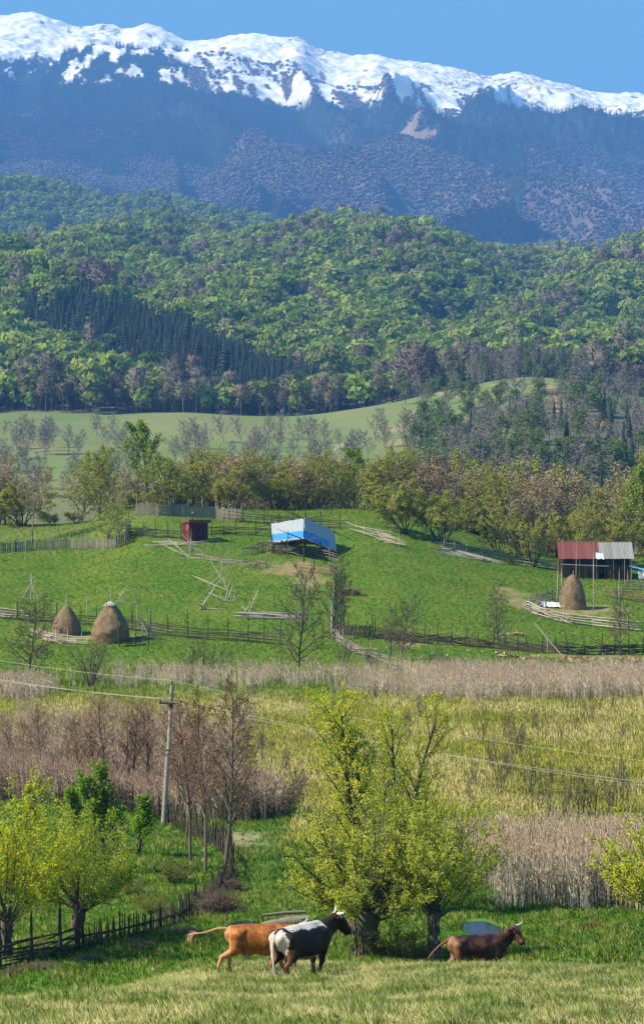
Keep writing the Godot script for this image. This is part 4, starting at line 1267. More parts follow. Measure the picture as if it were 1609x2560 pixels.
func rack(label: String, poles_px: Array, d: float):
	var p := seen(poles_px[0][0], poles_px[0][1], 200, 300) if d == 0.0 else at(poles_px[0][0], poles_px[0][1], d)
	var t := thing("hay_rack", label, "hay rack", p)
	var dd := -p.z
	for q in poles_px:
		var a := at(q[0], q[1], dd + q[4]); var b := at(q[2], q[3], dd + q[5])
		for e in 2:
			var w := a if e == 0 else b
			var y := gh(w.x, -w.z)
			if w.y < y + 0.04:
				if e == 0: a.y = y + 0.03
				else: b.y = y + 0.03
		stick(t, "pole", a, b, q[6] if q.size() > 6 else 0.055, "wood_pale")

func racks():
	var z := func(x, y): return [440.0 + x / 3.289, 1280.0 + y / 3.289]
	var q := func(x0, y0, x1, y1, a := 0.0, b := 0.0, w := 0.055):
		var s = z.call(x0, y0); var e = z.call(x1, y1)
		return [s[0], s[1], e[0], e[1], a, b, w]
	rack("triangular pole rack with three bars standing on the pasture", [q.call(410, 640, 383, 480, 0, 1.5), q.call(265, 577, 408, 640, 2.0, 0, 0.06), q.call(290, 585, 385, 505, 1.8, 1.4), q.call(320, 602, 392, 540, 1.2, 1.0), q.call(345, 500, 420, 640, 3.0, 1.5, 0.04), q.call(383, 480, 420, 440, 1.5, 2.5, 0.04)], 0.0)
	rack("pole rack of four uprights leaning beside the triangular rack", [q.call(405, 735, 432, 605), q.call(430, 738, 452, 640, 0, 0.5), q.call(452, 740, 470, 660, 0, 0.6), q.call(470, 742, 487, 672, 0, 0.7), q.call(335, 690, 410, 722, 0.8, 0, 0.05), q.call(400, 728, 485, 740, 0, 0.2, 0.045)], 0.0)
	rack("fallen pole rack with one thick slanting beam", [q.call(195, 808, 280, 676, 0, 0.6, 0.09), q.call(200, 762, 262, 796, 0, 0.2, 0.07), q.call(262, 796, 360, 808, 0.2, 0.3, 0.07), q.call(250, 700, 300, 790, 0.6, 1.6, 0.03), q.call(270, 690, 316, 780, 0.6, 2.0, 0.03)], 0.0)
	rack("small tripod rack with a long pole lying at its foot", [q.call(600, 832, 655, 690, 0, 0.6, 0.06), q.call(578, 805, 625, 730, 0.2, 0.5, 0.06), q.call(575, 803, 620, 832, 0.3, 0, 0.05), q.call(610, 826, 745, 822, 0, 0.3, 0.055), q.call(620, 725, 650, 815, 0.5, 1.6, 0.04)], 0.0)
	var y := func(x0, y0, x1, y1, a := 0.0, b := 0.0, w := 0.05):
		return [x0 / 2.802, 1380.0 + y0 / 2.802, x1 / 2.802, 1380.0 + y1 / 2.802, a, b, w]
	rack("pyramid of grey poles standing behind the slab fence", [y.call(155, 330, 222, 218, 0, 1.0), y.call(185, 332, 222, 218, 0.3, 1.0), y.call(215, 332, 222, 218, 0.4, 1.0), y.call(245, 332, 224, 218, 0.4, 1.0), y.call(272, 330, 225, 218, 0, 1.0), y.call(150, 330, 278, 330, 0, 0, 0.045)], 0.0)
	rack("leaning pole rack behind the large haystack", [y.call(822, 350, 868, 270, 0, 0.5), y.call(845, 358, 850, 300, 0, 0.5), y.call(868, 356, 842, 300, 0, 0.4), y.call(820, 345, 872, 345, 0, 0, 0.04)], 0.0)
	rack("grey pole rack leaning against the pen of the large haystack", [y.call(1050, 620, 1005, 505), y.call(1080, 625, 1015, 505, 0.3, 0), y.call(1110, 625, 1022, 510, 0.6, 0), y.call(1128, 625, 1030, 520, 1.0, 0), y.call(1000, 620, 1000, 480, 0.1, 0.1, 0.06)], 0.0)
	rack("heap of rounded hurdles and poles below the red shed", [q.call(120, 380, 255, 408, 0, 0, 0.07), q.call(140, 270, 250, 400, 0.4, 0, 0.05), q.call(165, 275, 252, 395, 0.5, 0, 0.05), q.call(135, 300, 225, 400, 0.3, 0, 0.05), q.call(130, 330, 210, 395, 0.2, 0, 0.05), q.call(115, 375, 122, 235, 0, 0.2, 0.08), q.call(20, 290, 110, 370, 0.8, 0, 0.08), q.call(0, 320, 105, 372, 0.8, 0, 0.09)], 0.0)
	# heaps of poles: each pole a part
	for h in [["heap of pale split poles lying beside the bare tree", 688, 1545, 16, 2.2, 0.25], ["heap of pale logs between the rail fences under the trees", 1180, 1396, 14, 2.6, 0.3], ["scattered logs lying before the red shed", 440, 1362, 8, 1.8, 0.18], ["logs lying at the foot of the red shed's wall", 520, 1356, 5, 1.2, 0.12]]:
		var p := seen(h[1], h[2], 200, 310)
		var t := thing("pole_heap", h[0], "wood pile", p)
		for k in h[3]:
			var a := rng.randfn() * 0.18
			var half: float = h[4] * rng.randf_range(0.5, 0.8)
			var c := Vector3(p.x + rng.randfn() * 0.5, 0, p.z + rng.randfn() * 0.45)
			var e0 := c - Vector3(cos(a), 0, sin(a)) * half; var e1 := c + Vector3(cos(a), 0, sin(a)) * half
			var up: float = 0.06 + h[5] * rng.randf() * 1.6
			stick(t, "log", on(e0.x, -e0.z) + Vector3(0, up, 0), on(e1.x, -e1.z) + Vector3(0, up + rng.randfn() * 0.06, 0), rng.randf_range(0.05, 0.09), "wood_pale")

func farm_bits():
	# lone poles in the yard
	var n := 0
	for a in [[1437, 1378, 1505, 0.032, "tall bare pole beside the steep haystack in the yard"], [1482, 1425, 1530, 0.05, "stout pale post between the haystack and the barn"], [1546, 1455, 1530, 0.06, "leaning grey post in the barn yard's middle"], [1560, 1410, 1480, 0.032, "slim tall pole standing before the grey roof panels"], [1404, 1440, 1466, 0.07, "short pale post at the barn's front corner"], [1390, 1450, 1520, 0.05, "thin stake beside the steep haystack"], [1368, 1592, 1636, 0.05, "upright stake in the wattle fence with a pole leaning on it"], [829, 1530, 1585, 0.12, "tall grey gatepost where the pasture fences meet"], [64, 1364, 1402, 0.05, "lone thin stake on the pasture below the picket fence"], [197, 1362, 1385, 0.04, "small stake beside the picket fence's shadow"], [217, 1508, 1548, 0.05, "upright stake between the two haystacks"], [345, 1518, 1560, 0.05, "upright stake on the pasture past the large haystack"]]:
		var p := seen(a[0], a[2], 200, 310)
		var t := thing("stake", a[4], "post", p)
		stick(t, "pole", p - Vector3(0, 0.25, 0), p + Vector3(rng.randfn() * 0.06, (a[2] - a[1]) / F * -p.z, 0), a[3], "wood_pale")
		n += 1
	var lp := seen(1412, 1650, 190, 260)
	var lt := thing("leaning_pole", "pale pole lying aslant against the wattle fence", "pole", lp)
	stick(lt, "pole", lp + Vector3(0, 0.03, 0), at(1362, 1590, -lp.z + 1.2), 0.06, "wood_pale")
	# straw and manure heaped along the wattle fence and in the yards
	for a in [[1270, 1643, 30, 7, "long heap of tan straw under the wattle fence"], [1325, 1648, 30, 6, "low tan straw heap beside the leaning pole"], [1440, 1652, 70, 8, "widest tan straw heap between wattle fence and reeds"], [1575, 1655, 60, 8, "tan straw heap at the end of the wattle fence"], [1290, 1588, 24, 4, "pale straw patch heaped above the wattle fence"], [875, 1488, 40, 16, "brown heap of cut brush beside the fence line"], [1200, 1398, 26, 6, "grey brush heap among the pale logs"]]:
		var p := seen(a[0], a[1], 195, 310)
		var t := thing("straw_heap", a[4], "straw heap", p)
		var w: float = a[2] / F * -p.z; var hh: float = a[3] / F * -p.z
		var brush: bool = "brush" in a[4]
		var g := Geo.new()
		for k in 900:
			var x := clampf(rng.randfn() * 0.42, -1.0, 1.0); var zz := clampf(rng.randfn() * 0.42, -1.0, 1.0)
			var y := hh * maxf(0.0, 1.0 - x * x - zz * zz) * rng.randf_range(0.3, 1.0)
			var b := on(p.x + x * w, -p.z + zz * w * 0.35) - p + Vector3(0, y, 0)
			var o := Vector3(rng.randfn(), rng.randfn() * (0.5 if brush else 0.2) + 0.1, rng.randfn()).normalized() * rng.randf_range(0.12, 0.4)
			var s := o.cross(Vector3(rng.randfn(), 1, rng.randfn())).normalized() * (0.02 if brush else 0.045)
			var nr := (Vector3.UP + Vector3(rng.randfn(), 0, rng.randfn()) * 0.4).normalized()
			g.quad(b - s, b + s, b + o + s, b + o - s, nr, tint(Color(0.20, 0.15, 0.11) if brush else Color(0.48, 0.36, 0.20), rng.randf_range(0.65, 1.25)))
		var q := part("stalks", g.mesh(M.straw), t)
		q.set_meta("kind", "stuff")
	# pale stones and scraps on the grass above the reeds
	n = 0
	for a in [[1240, 1632, 7, "bright white stone on the grass above the reed bed"], [1168, 1626, 4, "small pale scrap on the grass above the reed bed"], [1204, 1629, 3, "tiny pale pebble beside the white stone"], [1118, 1638, 5, "flat pale stone below the wattle fence"], [1080, 1634, 4, "little white stone beside the collapsed fence"]]:
		var p := seen(a[0], a[1], 190, 260)
		var g := Geo.new()
		var r: float = a[2] * 0.5 / F * -p.z
		var pts := PackedVector3Array(); var rads := PackedFloat32Array()
		for k in 6:
			var w := PI * (k + 0.4) / 6.0
			pts.append(Vector3(0, -cos(w) * r * 0.8 + r * 0.3, 0)); rads.append(sin(w) * r * rng.randf_range(0.85, 1.15))
		g.tube(pts, rads, 8, Color(0.66, 0.66, 0.64), true)
		var o := part(num("stone"), g.mesh(M.bark), self, Transform3D(yawed(rng.randf() * TAU, 1.3, 1.0), p))
		tag(o, a[3], "stone")
	var wp := seen(1386, 1516, 215, 262)
	var tt := thing("white_cover", "white plastic cover lying inside the haystack enclosure", "cover", wp)
	part("sheet", cloth(Vector3(-1.7, 0.7, -1.1), Vector3(1.5, 0.55, -1.1), Vector3(2.0, 0.12, 0.4), Vector3(-1.4, 0.14, 0.4), 14, 8, 0.07, 0.2, Vector3(0, 1, 0.4), Color(0.66, 0.69, 0.70), 60.0), tt)
	# a worn tyre leaning in the wattle fence
	var tp := seen(1255, 1604, 200, 260)
	var tg := Geo.new()
	var ring := PackedVector3Array(); var rr := PackedFloat32Array()
	for k in 15:
		var a := TAU * k / 14.0
		ring.append(Vector3(cos(a) * 0.38, 0.42 + sin(a) * 0.38, 0.06 * sin(a))); rr.append(0.12)
	tg.tube(ring, rr, 7, Color(0.16, 0.145, 0.13))
	tag(part(num("old_tyre"), tg.mesh(M.bark), self, Transform3D(Basis.IDENTITY, tp)), "grey worn tyre leaning beside the wattle fence", "tyre")
	# small bare trees in the pasture's lower hedge and at the gatepost
	var m := []
	for k in 3: m.append(make_tree(bare_cfg(6, 0.08, {"thin": 0.011, "n": [24, 7, 4], "leaf": [3, 0.09, 0.05], "cols": [Color(0.18, 0.15, 0.08), Color(0.22, 0.19, 0.08)], "ang": [58.0, 45.0, 40.0], "ratio": [0.42, 0.5, 0.5], "from": [0.15, 0.15, 0.1], "wander": 0.07}), 300 + k))
	for k in 2: m.append(make_tree(bare_cfg(6, 0.07, {"thin": 0.011, "stems": 7, "splay": 0.33, "n": [9, 4], "from": [0.2, 0.2], "ang": [42.0, 40.0], "ratio": [0.36, 0.5], "up": [0.02, 0.06, 0.04], "leaf": [3, 0.09, 0.05], "cols": [Color(0.18, 0.15, 0.08)]}), 310 + k))
	for a in [[744, 1692, 1425, 0, 1.0, "dark bare tree standing before the tarpaulin shelter"], [835, 1600, 1400, 1, 0.8, "thin bare tree beside the tall gatepost"], [1000, 1662, 1500, 2, 1.1, "bare crooked tree on the slope below the pasture"], [975, 1650, 1515, 1, 0.8, "slim bare tree beside the crooked one below the pasture"], [1246, 1618, 1470, 0, 0.9, "small bare conical tree growing through the wattle fence"], [1549, 1640, 1480, 1, 0.8, "thin bare tree at the far end of the wattle fence"], [72, 1716, 1500, 2, 1.2, "bare tree with dark forked bole before the small haystack"], [228, 1722, 1580, 3, 1.1, "bare many stemmed tree below the large haystack"], [512, 1692, 1590, 4, 1.1, "bare twiggy bush between the haystacks and the shelter's tree"], [470, 1690, 1610, 3, 0.9, "low bare bush beside the reeds under the long fence"], [560, 1690, 1610, 4, 0.8, "thin bare sapling clump beside the twiggy bush"], [1090, 1690, 1600, 3, 0.7, "bare sapling clump at the edge of the upper reeds"], [860, 1680, 1590, 4, 0.8, "bare sapling clump below the gatepost"], [930, 1690, 1610, 3, 0.8, "bare sapling clump beside the collapsed fence"], [400, 1690, 1650, 4, 0.8, "small bare bush before the long dark fence"]]:
		var p := seen(a[0], a[1], 185, 290)
		var s: float = (a[1] - a[2]) / F * -p.z / 6.0
		plant_tree("pasture_tree", m[a[3]], p, rng.randf() * TAU, Vector3(s * a[4], s, s * a[4]), a[5], "tree")

# ---------------------------------------------------------------- reeds, sedge and grass
func tuft(r: RandomNumberGenerator, blades: int, h: float, w: float, spread: float, bend: float, cols: Array) -> Geo:
	var g := Geo.new()
	for k in blades:
		var a := r.randf() * TAU
		var o := Vector3(cos(a), 0, sin(a))
		var b := o * spread * sqrt(r.randf())
		var s := Vector3(-o.z, 0, o.x) * w * r.randf_range(0.7, 1.3)
		if r.randf() < 0.5: s = s.rotated(Vector3.UP, r.randf() * PI)
		var hh := h * r.randf_range(0.55, 1.1)
		var lean := o * bend * hh * r.randf_range(0.2, 1.2)
		var m := b + Vector3(0, hh * 0.55, 0) + lean * 0.35
		var t := b + Vector3(0, hh, 0) + lean
		var c: Color = tint(cols[r.randi() % cols.size()], r.randf_range(0.8, 1.2))
		var nr := (Vector3.UP * 0.9 + o * 0.5 + Vector3(r.randfn(), 0, r.randfn()) * 0.3).normalized()
		g.quad(b - s, b + s, m + s * 0.8, m - s * 0.8, nr, c)
		g.tri(m - s * 0.8, m + s * 0.8, t, nr, c)
	return g

func reed_clump(r: RandomNumberGenerator) -> Geo:
	var g := Geo.new()
	for k in 7:
		var b := Vector3(r.randfn() * 0.16, 0, r.randfn() * 0.16)
		var h := r.randf_range(1.5, 2.2)
		var lean := Vector3(r.randfn() * 0.10, 0, r.randfn() * 0.10) * h
		var c := tint(Color(1, 1, 1), r.randf_range(0.7, 1.15))
		var pts := PackedVector3Array([b, b + Vector3(0, h * 0.5, 0) + lean * 0.3, b + Vector3(0, h, 0) + lean])
		g.tube(pts, PackedFloat32Array([0.010, 0.009, 0.004]), 3, c)
		# seed head
		var hd := pts[2]
		if r.randf() < 0.6: g.tube(PackedVector3Array([hd - Vector3(0, 0.22, 0), hd - Vector3(0, 0.08, 0), hd + lean * 0.05]), PackedFloat32Array([0.006, 0.022, 0.004]), 4, tint(Color(0.85, 0.72, 0.62), r.randf_range(0.7, 1.1)))
		for q in 3:     # dry leaves
			var y := h * r.randf_range(0.25, 0.85)
			var p := b + Vector3(0, y, 0) + lean * y / h * 0.6
			var a := r.randf() * TAU
			var o := Vector3(cos(a), r.randf_range(0.2, 1.2), sin(a)).normalized() * r.randf_range(0.25, 0.5)
			var s := Vector3(-sin(a), 0, cos(a)) * 0.014
			var nr := Vector3(cos(a), 0.7, sin(a)).normalized()
			g.quad(p - s, p + s, p + o + s * 0.3, p + o - s * 0.3, nr, tint(c, r.randf_range(0.8, 1.2)))
	return g

func reed_share(x: float, d: float) -> float:
	var n := n_soft.get_noise_2d(x * 0.22, d * 0.10)
	var s := 0.0
	if d < 104.0:
		var u := x / d * F + 804.5
		s = maxf(s, smoothstep(1120.0, 1190.0, u + 40.0 * n - 110.0 * (1.0 - smoothstep(88.0, 96.0, d))) * smoothstep(85.0, 86.5, d + n * 1.2) * (1.0 - smoothstep(97.0, 103.0, d)))
	if d > 113.0 and d < 172.0:
		s = maxf(s, smoothstep(-3.5, -7.0, x + 3.0 * n + (d - 113.0) * 0.03) * smoothstep(114.0, 119.0, d + n * 2.0) * (1.0 - smoothstep(150.0, 168.0, d + 12.0 * n)) * 0.22)
	if d > 112.0 and d < 121.0:
		s = maxf(s, (1.0 - smoothstep(-3.2, -1.8, x)) * smoothstep(112.0, 114.0, d + n))
	if d > 182.0 and d < 212.0:
		s = maxf(s, 0.6 * smoothstep(2.0, 12.0, x + 5.0 * n) * smoothstep(184.0, 188.0, d + 3.0 * n) * (1.0 - smoothstep(204.0, 209.0, d + 2.0 * n)))
		s = maxf(s, 0.22 * smoothstep(194.0, 198.0, d + 4.0 * n) * (1.0 - smoothstep(203.0, 208.0, d)) * smoothstep(-24.0, -14.0, x))
		s = maxf(s, 0.75 * smoothstep(-22.0, -26.0, x) * smoothstep(183.0, 188.0, d) * (1.0 - smoothstep(193.0, 198.0, d)))
	return s

func build_marsh():
	var r := RandomNumberGenerator.new()
	r.seed = 91
	var reeds := []
	var bufs := []
	for k in 3:
		reeds.append(reed_clump(r).mesh(M.straw))
		bufs.append(PackedFloat32Array())
	var d := 84.0
	while d < 212.0:
		var sp := 0.27 if d < 106.0 else (0.36 if d < 175.0 else 0.42)
		var w := 0.165 * d + 3.0
		var x := -w
		while x < w:
			var px := x + r.randf_range(-0.5, 0.5) * sp; var pd := d + r.randf_range(-0.5, 0.5) * sp
			x += sp
			if r.randf() > reed_share(px, pd): continue
			var n := n_soft.get_noise_2d(px * 0.3, pd * 0.2 + 30.0)
			var c := Color(0.60, 0.49, 0.39).lerp(Color(0.70, 0.60, 0.45), clampf(0.5 + n, 0.0, 1.0))
			if px < -3.0 and pd < 175.0: c = Color(0.48, 0.36, 0.29).lerp(Color(0.58, 0.47, 0.33), clampf(0.4 + n, 0.0, 1.0))
			var h := r.randf_range(0.75, 1.1)
			put(bufs[r.randi() % 3], yawed(r.randf() * TAU, 1.1, h), on(px, pd), tint(c, r.randf_range(0.8, 1.15)))
		d += sp
	var root := thing("reed_bed", "dry pinkish tan reeds standing in the marsh", "reeds", Vector3.ZERO)
	root.set_meta("kind", "stuff")
	for k in 3: scatter("reeds", reeds[k], bufs[k], root)
	print("reeds ", (bufs[0].size() + bufs[1].size() + bufs[2].size()) / 16)
	# sedge
	var white := [Color(1, 1, 1), Color(0.9, 0.95, 0.8), Color(1.05, 1.0, 0.9)]
	var sed := []
	bufs = []
	for k in 3:
		sed.append(tuft(r, 11, 0.62, 0.014, 0.16, 0.35, white).mesh(M.blades))
		bufs.append(PackedFloat32Array())
	d = 104.0
	while d < 212.0:
		var sp := 0.30 if d < 150.0 else 0.38
		var w := 0.165 * d + 3.0
		var x := -w
		while x < w:
			var px := x + r.randf_range(-0.5, 0.5) * sp; var pd := d + r.randf_range(-0.5, 0.5) * sp
			x += sp
			if pd < 119.0 and px < -2.0 + (pd - 104.0) * 0.08: continue
			var n := n_soft.get_noise_2d(px * 0.10 + 9.0, pd * 0.045)
			var m := n_soft.get_noise_2d(px * 0.45, pd * 0.22)
			var c := Color(0.40, 0.40, 0.085).lerp(Color(0.60, 0.52, 0.26), clampf(0.45 + 0.9 * n + 0.4 * m, 0.0, 1.0))
			c = c.lerp(Color(0.28, 0.30, 0.045), clampf(0.9 * n_soft.get_noise_2d(px * 0.07 - 20.0, pd * 0.05), 0.0, 0.8))
			c = c.lerp(Color(0.14, 0.26, 0.035), 0.8 * smoothstep(182.0, 198.0, pd + 8.0 * m) * smoothstep(16.0, 2.0, px))
			var h := r.randf_range(0.6, 1.15) * (0.75 + 0.4 * m)
			put(bufs[r.randi() % 3], yawed(r.randf() * TAU, 1.0, h), on(px, pd), tint(c, r.randf_range(0.75, 1.2)))
		d += sp
	root = thing("sedge", "yellow green sedge and dry grass covering the marsh", "sedge", Vector3.ZERO)
	root.set_meta("kind", "stuff")
	for k in 3: scatter("sedge_tufts", sed[k], bufs[k], root)
	print("sedge ", (bufs[0].size() + bufs[1].size() + bufs[2].size()) / 16)
	# leafless saplings that stand in the sedge
	var sap := []
	for k in 3: sap.append(make_tree(bare_cfg(3.2, 0.036, {"thin": 0.006, "stems": 3 + k, "splay": 0.25, "n": [8, 4], "from": [0.25, 0.2], "ang": [34.0, 36.0], "ratio": [0.34, 0.5], "up": [0.02, 0.08, 0.04], "leaf": [3, 0.06, 0.04], "cols": [Color(0.20, 0.17, 0.09), Color(0.25, 0.24, 0.08)]}), 400 + k))
	var spots := [[1335, 2040, 0.75], [1320, 1990, 0.9], [1450, 2045, 1.0], [1480, 2050, 0.9], [1530, 2040, 0.8], [1420, 2060, 0.7], [1560, 2020, 0.6], [1375, 2050, 0.6], [1250, 1940, 0.8], [1230, 1930, 0.7], [1285, 1900, 0.6]]
	for k in 60: spots.append([r.randf_range(640, 1600), r.randf_range(1750, 2010), r.randf_range(0.35, 0.8)])
	for a in spots:
		var p := seen(a[0], a[1], 100, 200)
		plant_tree("marsh_sapling", sap[r.randi() % 3], p, r.randf() * TAU, Vector3(a[2], a[2], a[2]), "thin leafless sapling standing in the yellow green sedge", "sapling", "bare saplings in the marsh")

func build_grass():
	var r := RandomNumberGenerator.new()
	r.seed = 55
	var white := [Color(1, 1, 1), Color(0.92, 1.0, 0.85), Color(1.05, 0.98, 0.9)]
	var near := []; var lush := []
	for k in 3: near.append(tuft(r, 15, 0.17, 0.0055, 0.09, 0.75, white).mesh(M.blades))
	for k in 3: lush.append(tuft(r, 12, 0.26, 0.011, 0.14, 0.6, white).mesh(M.blades))
	var b := [PackedFloat32Array(), PackedFloat32Array(), PackedFloat32Array()]
	var d := 23.0
	while d < 66.0:
		var sp := 0.105 if d < 40.0 else 0.125
		var w := 0.155 * d + 2.2
		var x := -w
		while x < w:
			var px := x + r.randf_range(-0.5, 0.5) * sp; var pd := d + r.randf_range(-0.5, 0.5) * sp
			x += sp
			var n := n_soft.get_noise_2d(px * 0.55, pd * 0.40)
			var m := n_soft.get_noise_2d(px * 1.6 + 30.0, pd * 1.1)
			var dry := clampf(0.46 + 0.85 * n + 0.55 * m, 0.0, 1.0)
			var c := Color(0.17, 0.27, 0.05).lerp(Color(0.64, 0.56, 0.27), dry)
			if r.randf() < 0.25: c = c.lerp(Color(0.52, 0.47, 0.27), 0.6)
			var h := r.randf_range(0.6, 1.2) * (1.25 - 0.5 * dry) * (1.0 + 0.5 * maxf(0.0, n_soft.get_noise_2d(px * 0.8 - 7.0, pd * 0.6)))
			put(b[r.randi() % 3], yawed(r.randf() * TAU, r.randf_range(0.9, 1.3), h), on(px, pd), tint(c, r.randf_range(0.8, 1.15)))
		d += sp
	var root := thing("meadow_grass", "short mixed green and straw grass on the cows' slope", "grass", Vector3.ZERO)
	root.set_meta("kind", "stuff")
	for k in 3: scatter("grass_tufts", near[k], b[k], root)
	print("grass ", (b[0].size() + b[1].size() + b[2].size()) / 16)
	# lush grass in the hollow
	b = [PackedFloat32Array(), PackedFloat32Array(), PackedFloat32Array()]
	d = 64.0
	while d < 121.0:
		var sp := 0.19 if d < 90.0 else 0.24
		var w := 0.155 * d + 2.0
		var x := -w
		while x < w:
			var px := x + r.randf_range(-0.5, 0.5) * sp; var pd := d + r.randf_range(-0.5, 0.5) * sp
			x += sp
			if pd > 105.0 and px > -2.0 + (pd - 104.0) * 0.08: continue
			if in_pond(px, pd): continue
			var n := n_soft.get_noise_2d(px * 0.4, pd * 0.25)
			var tx := -0.037 * pd + 0.15
			if absf(px - tx) < 1.2 + n and pd > 102.5 and pd < 108.5 and r.randf() < 0.75: continue
			var c := Color(0.11, 0.25, 0.030).lerp(Color(0.23, 0.31, 0.06), clampf(0.4 + 0.8 * n, 0.0, 1.0))
			if r.randf() < 0.10: c = Color(0.40, 0.35, 0.18)
			put(b[r.randi() % 3], yawed(r.randf() * TAU, 1.0, r.randf_range(0.5, 1.1) * (1.0 + 0.5 * n)), on(px, pd), tint(c, r.randf_range(0.7, 1.2)))
		d += sp
	root = thing("hollow_grass", "lush green grass in the hollow behind the cows", "grass", Vector3.ZERO)
	root.set_meta("kind", "stuff")
	for k in 3: scatter("grass_tufts", lush[k], b[k], root)
	# the pasture
	b = [PackedFloat32Array(), PackedFloat32Array(), PackedFloat32Array()]
	var fl := PackedFloat32Array()
	d = 205.0
	while d < 326.0:
		var sp := 0.46
		var w := 0.155 * d + 2.0
		var x := -w
		while x < w:
			var px := x + r.randf_range(-0.5, 0.5) * sp; var pd := d + r.randf_range(-0.5, 0.5) * sp
			x += sp
			var n := n_soft.get_noise_2d(px * 0.20, pd * 0.12)
			var bare := soil(px, pd)
			if r.randf() < bare * 1.1: continue
			var c := Color(0.11, 0.22, 0.016).lerp(Color(0.19, 0.275, 0.03), clampf(0.4 + 0.9 * n, 0.0, 1.0))
			if px < -20.0 and pd > 300.0: c = c.lerp(Color(0.24, 0.27, 0.075), 0.6)
			var u := px / pd * F + 804.5
			put(b[r.randi() % 3], yawed(r.randf() * TAU, r.randf_range(1.0, 1.6), r.randf_range(0.4, 0.95)), on(px, pd), tint(c, r.randf_range(0.7, 1.2)))
			if u > 1150.0 and u < 1320.0 and pd > 258.0 and pd < 276.0 and r.randf() < 0.4 * clampf(1.0 - absf(pd - 267.0) / 9.0, 0.0, 1.0) + 0.01: put(fl, yawed(r.randf() * TAU, 1.0, 1.0), on(px, pd) + Vector3(0, 0.18, 0), Color(0.75, 0.55, 0.03))
		d += sp
	root = thing("pasture_grass", "bright green grazed grass on the farm's hill", "grass", Vector3.ZERO)
	root.set_meta("kind", "stuff")
	for k in 3: scatter("grass_tufts", lush[k], b[k], root)
	var g := Geo.new()
	for k in 5: g.leaf(Vector3(r.randfn() * 0.18, r.randf() * 0.05, r.randfn() * 0.18), Vector3(0.05, 0, 0), Vector3(0, 0, 0.05), Vector3.UP, Color(1, 1, 1))
	var o := scatter("dandelions", g.mesh(M.leaves), fl, self)
	tag(o, "patch of yellow dandelions flowering on the pasture", "flowers")

# ---------------------------------------------------------------- willows, alders, fences, pole, water
const WILLOW := [Color(0.54, 0.52, 0.075), Color(0.45, 0.46, 0.075), Color(0.60, 0.56, 0.10), Color(0.36, 0.38, 0.06)]
const YELLOW := [Color(0.66, 0.60, 0.045), Color(0.56, 0.54, 0.05), Color(0.70, 0.62, 0.06), Color(0.44, 0.46, 0.055)]
const LIME := [Color(0.20, 0.33, 0.025), Color(0.15, 0.27, 0.025), Color(0.25, 0.37, 0.035)]
const PONDS := [[5.75, 80.4, 0.70, 1.3], [-2.75, 80.0, 0.66, 1.8]]   # x, distance, half sizes

func willow_cfg(h: float, head: float, rad: float, cols: Array, extra := {}) -> Dictionary:
	var c := {"h": h, "head": head, "rad": rad, "shoots": 30, "spread": 72.0, "n": [1, 11, 4], "from": [0.1, 0.22, 0.15], "ang": [30.0, 32.0, 38.0], "ratio": [1.0, 0.36, 0.5], "up": [0.0, 0.09, 0.08, 0.03], "wander": 0.10, "leaf": [8, 0.085, 0.032], "cols": cols, "bark": Color(0.115, 0.098, 0.078), "thin": 0.0055, "mid": 0.5}
	c.merge(extra, true)
	return c

